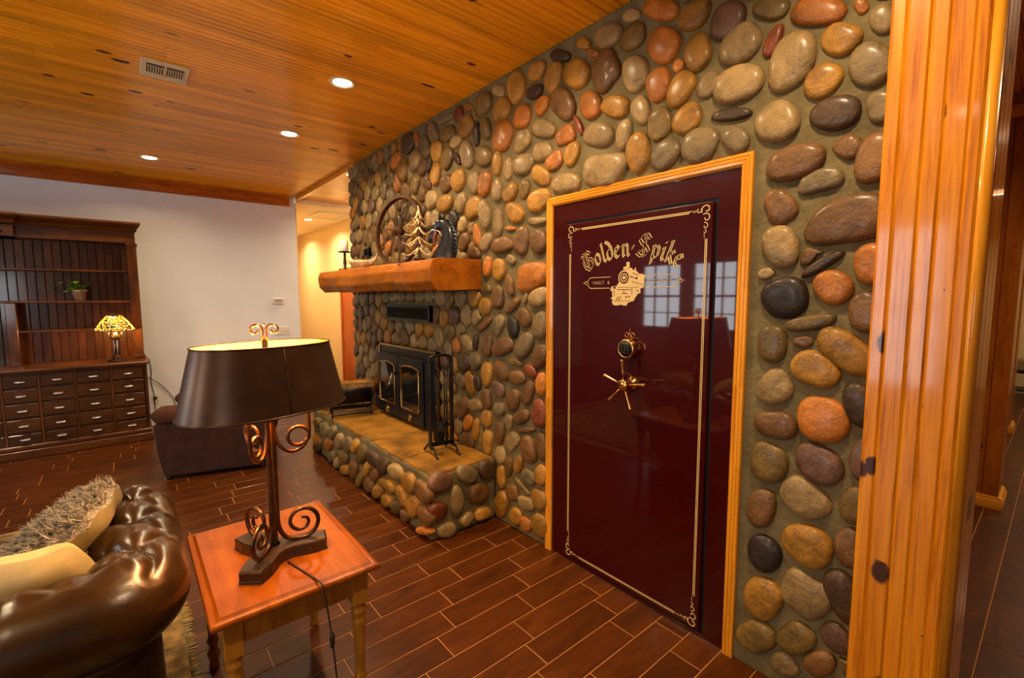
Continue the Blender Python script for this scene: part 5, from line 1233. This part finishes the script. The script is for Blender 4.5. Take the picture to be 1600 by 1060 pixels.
facet(MB(), .180, .345, .125, .435).build('glass_skirt', M['sg2'], sg)
for r, z in ((.180, .345), (.125, .435), (.062, .508)): MB().tube([(r*math.cos(2*PI*k/12), r*math.sin(2*PI*k/12), z) for k in range(12)], .0035, 5, closed=True).build('lead_band', M['bronze'], sg)
MB().lathe([(.06, .508), (.03, .515), (.008, .52), (.006, .53), (.011, .54), (.006, .556), (.0, .57)], 12).build('finial', M['bronze'], sg)
for s in (-1, 1): MB().tube([(s*.055, -.05, .35), (s*.055, -.05, .24)], .002, 5).sphere((s*.055, -.05, .236), .006, 6, 5).build('pull_chain', M['brass'], sg)
MB().sphere((0, 0, .40), .028).build('bulb', M['bulb'], sg)
li = bpy.data.lights.new('stained_lamp_light', 'POINT'); li.energy = 18; li.color = (1, .55, .18); li.shadow_soft_size = .03
lo = bpy.data.objects.new('stained_lamp_light', li); COL.objects.link(lo); lo.parent = sg; lo.location = (0, 0, .33)
# plant on the shelf
pt = empty('potted_plant', (-2.365, 7.06, 1.566), 0, 'small trailing green plant in a clay pot on the hutch shelf', 'plant')
MB().lathe([(.0, 0), (.045, 0), (.062, .10), (.070, .105), (.070, .115), (.058, .115), (.05, .10), (.0, .10)], 16).build('pot', M['pot'], pt)
lr_ = random.Random(6)
for k in range(46):
    a = lr_.uniform(0, 2*PI); r = lr_.uniform(.02, .13); z = .135+lr_.uniform(0, .11)-r*.35
    if k < 6: a = PI+lr_.uniform(-.3, .3); r = .12+.012*k; z = .17-.01*k
    p = Vector((r*math.cos(a)*1.15, r*math.sin(a)*.55, z)); L_ = lr_.uniform(.05, .08)
    d_ = Vector((math.cos(a), math.sin(a)*.6-.35, lr_.uniform(-.5, .5))).normalized(); s_ = d_.cross(Vector((0, 0, 1))).normalized()*L_*.42; u_ = Vector((0, 0, .006))
    b = MB().add([p, p+d_*L_*.35+s_*.9+u_, p+d_*L_*.35-s_*.9+u_, p+d_*L_*.5, p+d_*L_*.75+s_*.6, p+d_*L_*.75-s_*.6, p+d_*L_], [(0, 3, 1), (0, 2, 3), (1, 3, 4), (2, 5, 3), (3, 6, 4), (3, 5, 6)], True)
    lf = b.build('leaf', M['leaf'], pt)
b = MB()
for k in range(9):
    a = 2*PI*k/9; b.tube([(0, 0, .10), (.04*math.cos(a), .03*math.sin(a), .16), (.09*math.cos(a), .05*math.sin(a), .17)], .0025, 4)
b.build('stems', M['leaf'], pt)

# ------------------------------------------------------------------ small wall fittings
th = empty('thermostat', (-.30, YW, 1.50), 0, 'white thermostat on the white wall beside the hallway', 'thermostat')
MB().box(-.075, .075, -.022, 0, 0, .085, .006).build('housing', M['plastic'], th); MB().box(-.05, .05, -.024, -.020, .03, .07).build('display', M['chrome'], th)
sw = empty('light_switch_plate', (-.265, YW, 1.06), 0, 'white three-gang light switch plate on the white wall', 'light switch')
MB().box(-.105, .105, -.010, 0, 0, .115, .003).build('plate', M['plastic'], sw)
for x in (-.065, 0, .065): MB().box(x-.008, x+.008, -.020, -.008, .045, .07, .002).build('toggle', M['plastic'], sw)
ou = empty('wall_outlet', (-1.765, YW, .27), 0, 'white wall outlet with plugged cord beside the hutch', 'outlet')
MB().box(-.04, .04, -.008, 0, 0, .12, .003).build('plate', M['plastic'], ou); MB().box(-.018, .018, -.035, -.008, .06, .095, .004).build('plug', M['cord'], ou)
for nm, lab, pts in (('power_cord', 'black power cord hanging straight down beside the hutch', [(-1.80, 7.2, .86), (-1.785, 7.215, .70), (-1.795, 7.22, .55), (-1.775, 7.22, .42), (-1.77, 7.215, .20), (-1.76, 7.20, .012)]),
                     ('power_cord', 'black power cord slanting across the wall behind the recliner', [(-1.83, 7.22, .62), (-1.75, 7.215, .56), (-1.65, 7.22, .44), (-1.58, 7.22, .30), (-1.55, 7.21, .012)])):
    c = Vector(pts[-1]); o = empty(nm, c, 0, lab, 'cord')
    MB().tube(smooth_path([Vector(p)-c for p in pts], 5), .0045, 6).build('cable', M['cord'], o)
# ceiling register
cv = empty('ceiling_register', (-1.70, 3.76, ZC), 0, 'beige metal air register in the wood ceiling', 'vent')
MB().box(-.122, .122, -.14, .14, -.012, 0, .004).build('frame', M['ventwhite'], cv)
for s in (-1, 1):
    x0 = -.095 if s < 0 else .006; x1 = x0+.089
    MB().box(x0, x1, -.088, -.050, -.0135, -.010).build('slot', M['dark'], cv); MB().box(x0, x1, -.036, .050, -.0130, -.010).build('opening', M['dark'], cv)
    for k in range(8): xx = x0+.089*k/7; MB().box(xx-.0028, xx+.0028, -.036, .050, -.015, -.010).build('slat', M['ventwhite'], cv)
    MB().box(x0, x1, -.071, -.066, -.015, -.010).build('slat', M['ventwhite'], cv); MB().box(x0, x1, .056, .082, -.022, -.010, .003).build('deflector', M['ventwhite'], cv)
# recessed lights
def can(x, y, z, label, power, r=.085, lit=True, col=WARM):
    c = empty('recessed_light', (x, y, z), 0, label, 'ceiling light', 'recessed ceiling lights')
    b = MB(); b.lathe([(r*1.0, -.001), (r*1.0, -.006), (r*.86, -.009), (r*.80, -.003)], 28); b.f = [f for f in b.f if len(f) == 4]; b.sm = b.sm[:len(b.f)]; b.build('trim_ring', M['canring'], c)
    b = MB(); b.lathe([(r*.82, -.004), (r*.66, -.0025)], 28); b.f = [f for f in b.f if len(f) == 4]; b.sm = b.sm[:len(b.f)]; b.build('reflector', M['canwall'], c)
    MB().add([(r*.70*math.cos(2*PI*k/28), r*.70*math.sin(2*PI*k/28), -.0045) for k in range(28)], [tuple(range(28))[::-1]]).build('lens', M['canlight'] if lit else M['plastic'], c, recalc=False)
    if lit:
        li = bpy.data.lights.new('can_light', 'AREA'); li.shape = 'DISK'; li.size = r*1.3; li.energy = power; li.color = col; li.spread = math.radians(150)
        lo = bpy.data.objects.new('can_light', li); COL.objects.link(lo); lo.parent = c; lo.location = (0, 0, -.012)
can(-.775, 3.21, ZC, 'bright recessed ceiling light nearest the camera', CAN_POWER)
can(-.785, 4.48, ZC, 'recessed ceiling light in front of the mantel, second from the camera', CAN_POWER)
can(-1.70, 6.13, ZC, 'recessed ceiling light nearest the white far wall', CAN_POWER*.6)
can(-.775, 1.90, ZC, 'unseen recessed ceiling light added above the vault door', CAN_POWER)  # out of frame, added where the row of cans would continue
can(-.775, .55, ZC, 'unseen recessed ceiling light added near the pine post', CAN_POWER)  # out of frame too, next one added along the same row
can(-3.3, 3.2, ZC, 'unseen recessed ceiling light added above the rug', CAN_POWER)  # unseen can, added for warm fill over the rug
can(-3.3, 5.9, ZC, 'unseen recessed ceiling light added in front of the hutch', CAN_POWER*.55)  # unseen, added as weaker warm fill at the hutch
can(-3.3, .6, ZC, 'unseen recessed ceiling light added behind the sofa', CAN_POWER)  # added behind the view for warm fill
can(-5.2, 2.0, ZC, 'unseen recessed ceiling light added by the left windows', CAN_POWER)  # added out of frame, warm fill on the window side
can(.135, 5.43, ZC-.016, 'white recessed fixture in the hall ceiling by the stone corner', 12)
can(.56, 8.60, 2.95, 'recessed ceiling light in the yellow hallway beyond the white wall', HALL_POWER)
can(.80, 7.0, ZC-.016, 'recessed hall light hidden behind the stone wall', HALL_POWER)
can(.56, 10.4, 2.95, 'recessed light at the far end of the yellow hallway', HALL_POWER)
can(1.3, -.6, ZC, 'unseen recessed ceiling light added at the passage mouth', CAN_POWER)  # unseen can added to brighten and warm the passage
can(4.2, -.4, ZC, 'unseen recessed ceiling light added in the side passage', CAN_POWER)  # out of frame, added to light the passage further in
can(7.6, -.4, ZC, 'unseen recessed ceiling light added at the passage end', CAN_POWER)  # last added passage can, not in view
ap = empty('attic_hatch', (.70, 7.95, 2.95), 0, 'white framed attic hatch in the hallway ceiling', 'hatch')
MB().box(-.22, .22, -.28, .28, -.008, 0).build('panel', M['hallwhite'], ap)
for (x0, x1, y0, y1) in ((-.25, .25, -.31, -.27), (-.25, .25, .27, .31), (-.25, -.21, -.27, .27), (.21, .25, -.27, .27)): MB().box(x0, x1, y0, y1, -.02, 0, .003).build('frame', M['plastic'], ap)
# far end of the side passage
mb_ = empty('metal_bench', (8.75, .30, 0), 0, 'dark metal bench at the far end of the side passage', 'bench')
for x in (-.18, .18):
    for y in (-.28, .28): MB().box(x-.015, x+.015, y-.015, y+.015, 0, .40).build('leg', M['iron'], mb_)
MB().box(-.21, .21, -.32, .32, .40, .44, .005).build('bench_seat', M['iron'], mb_); MB().box(-.21, .21, -.32, .32, .12, .14, .005).build('lower_shelf', M['iron'], mb_)
tag(MB().box(-.14, .14, -.16, .16, 0, .16, .01).build('storage_box', M['beige'], None, (8.75, .34, .44)), 'tan storage box on the metal bench in the passage', 'box')
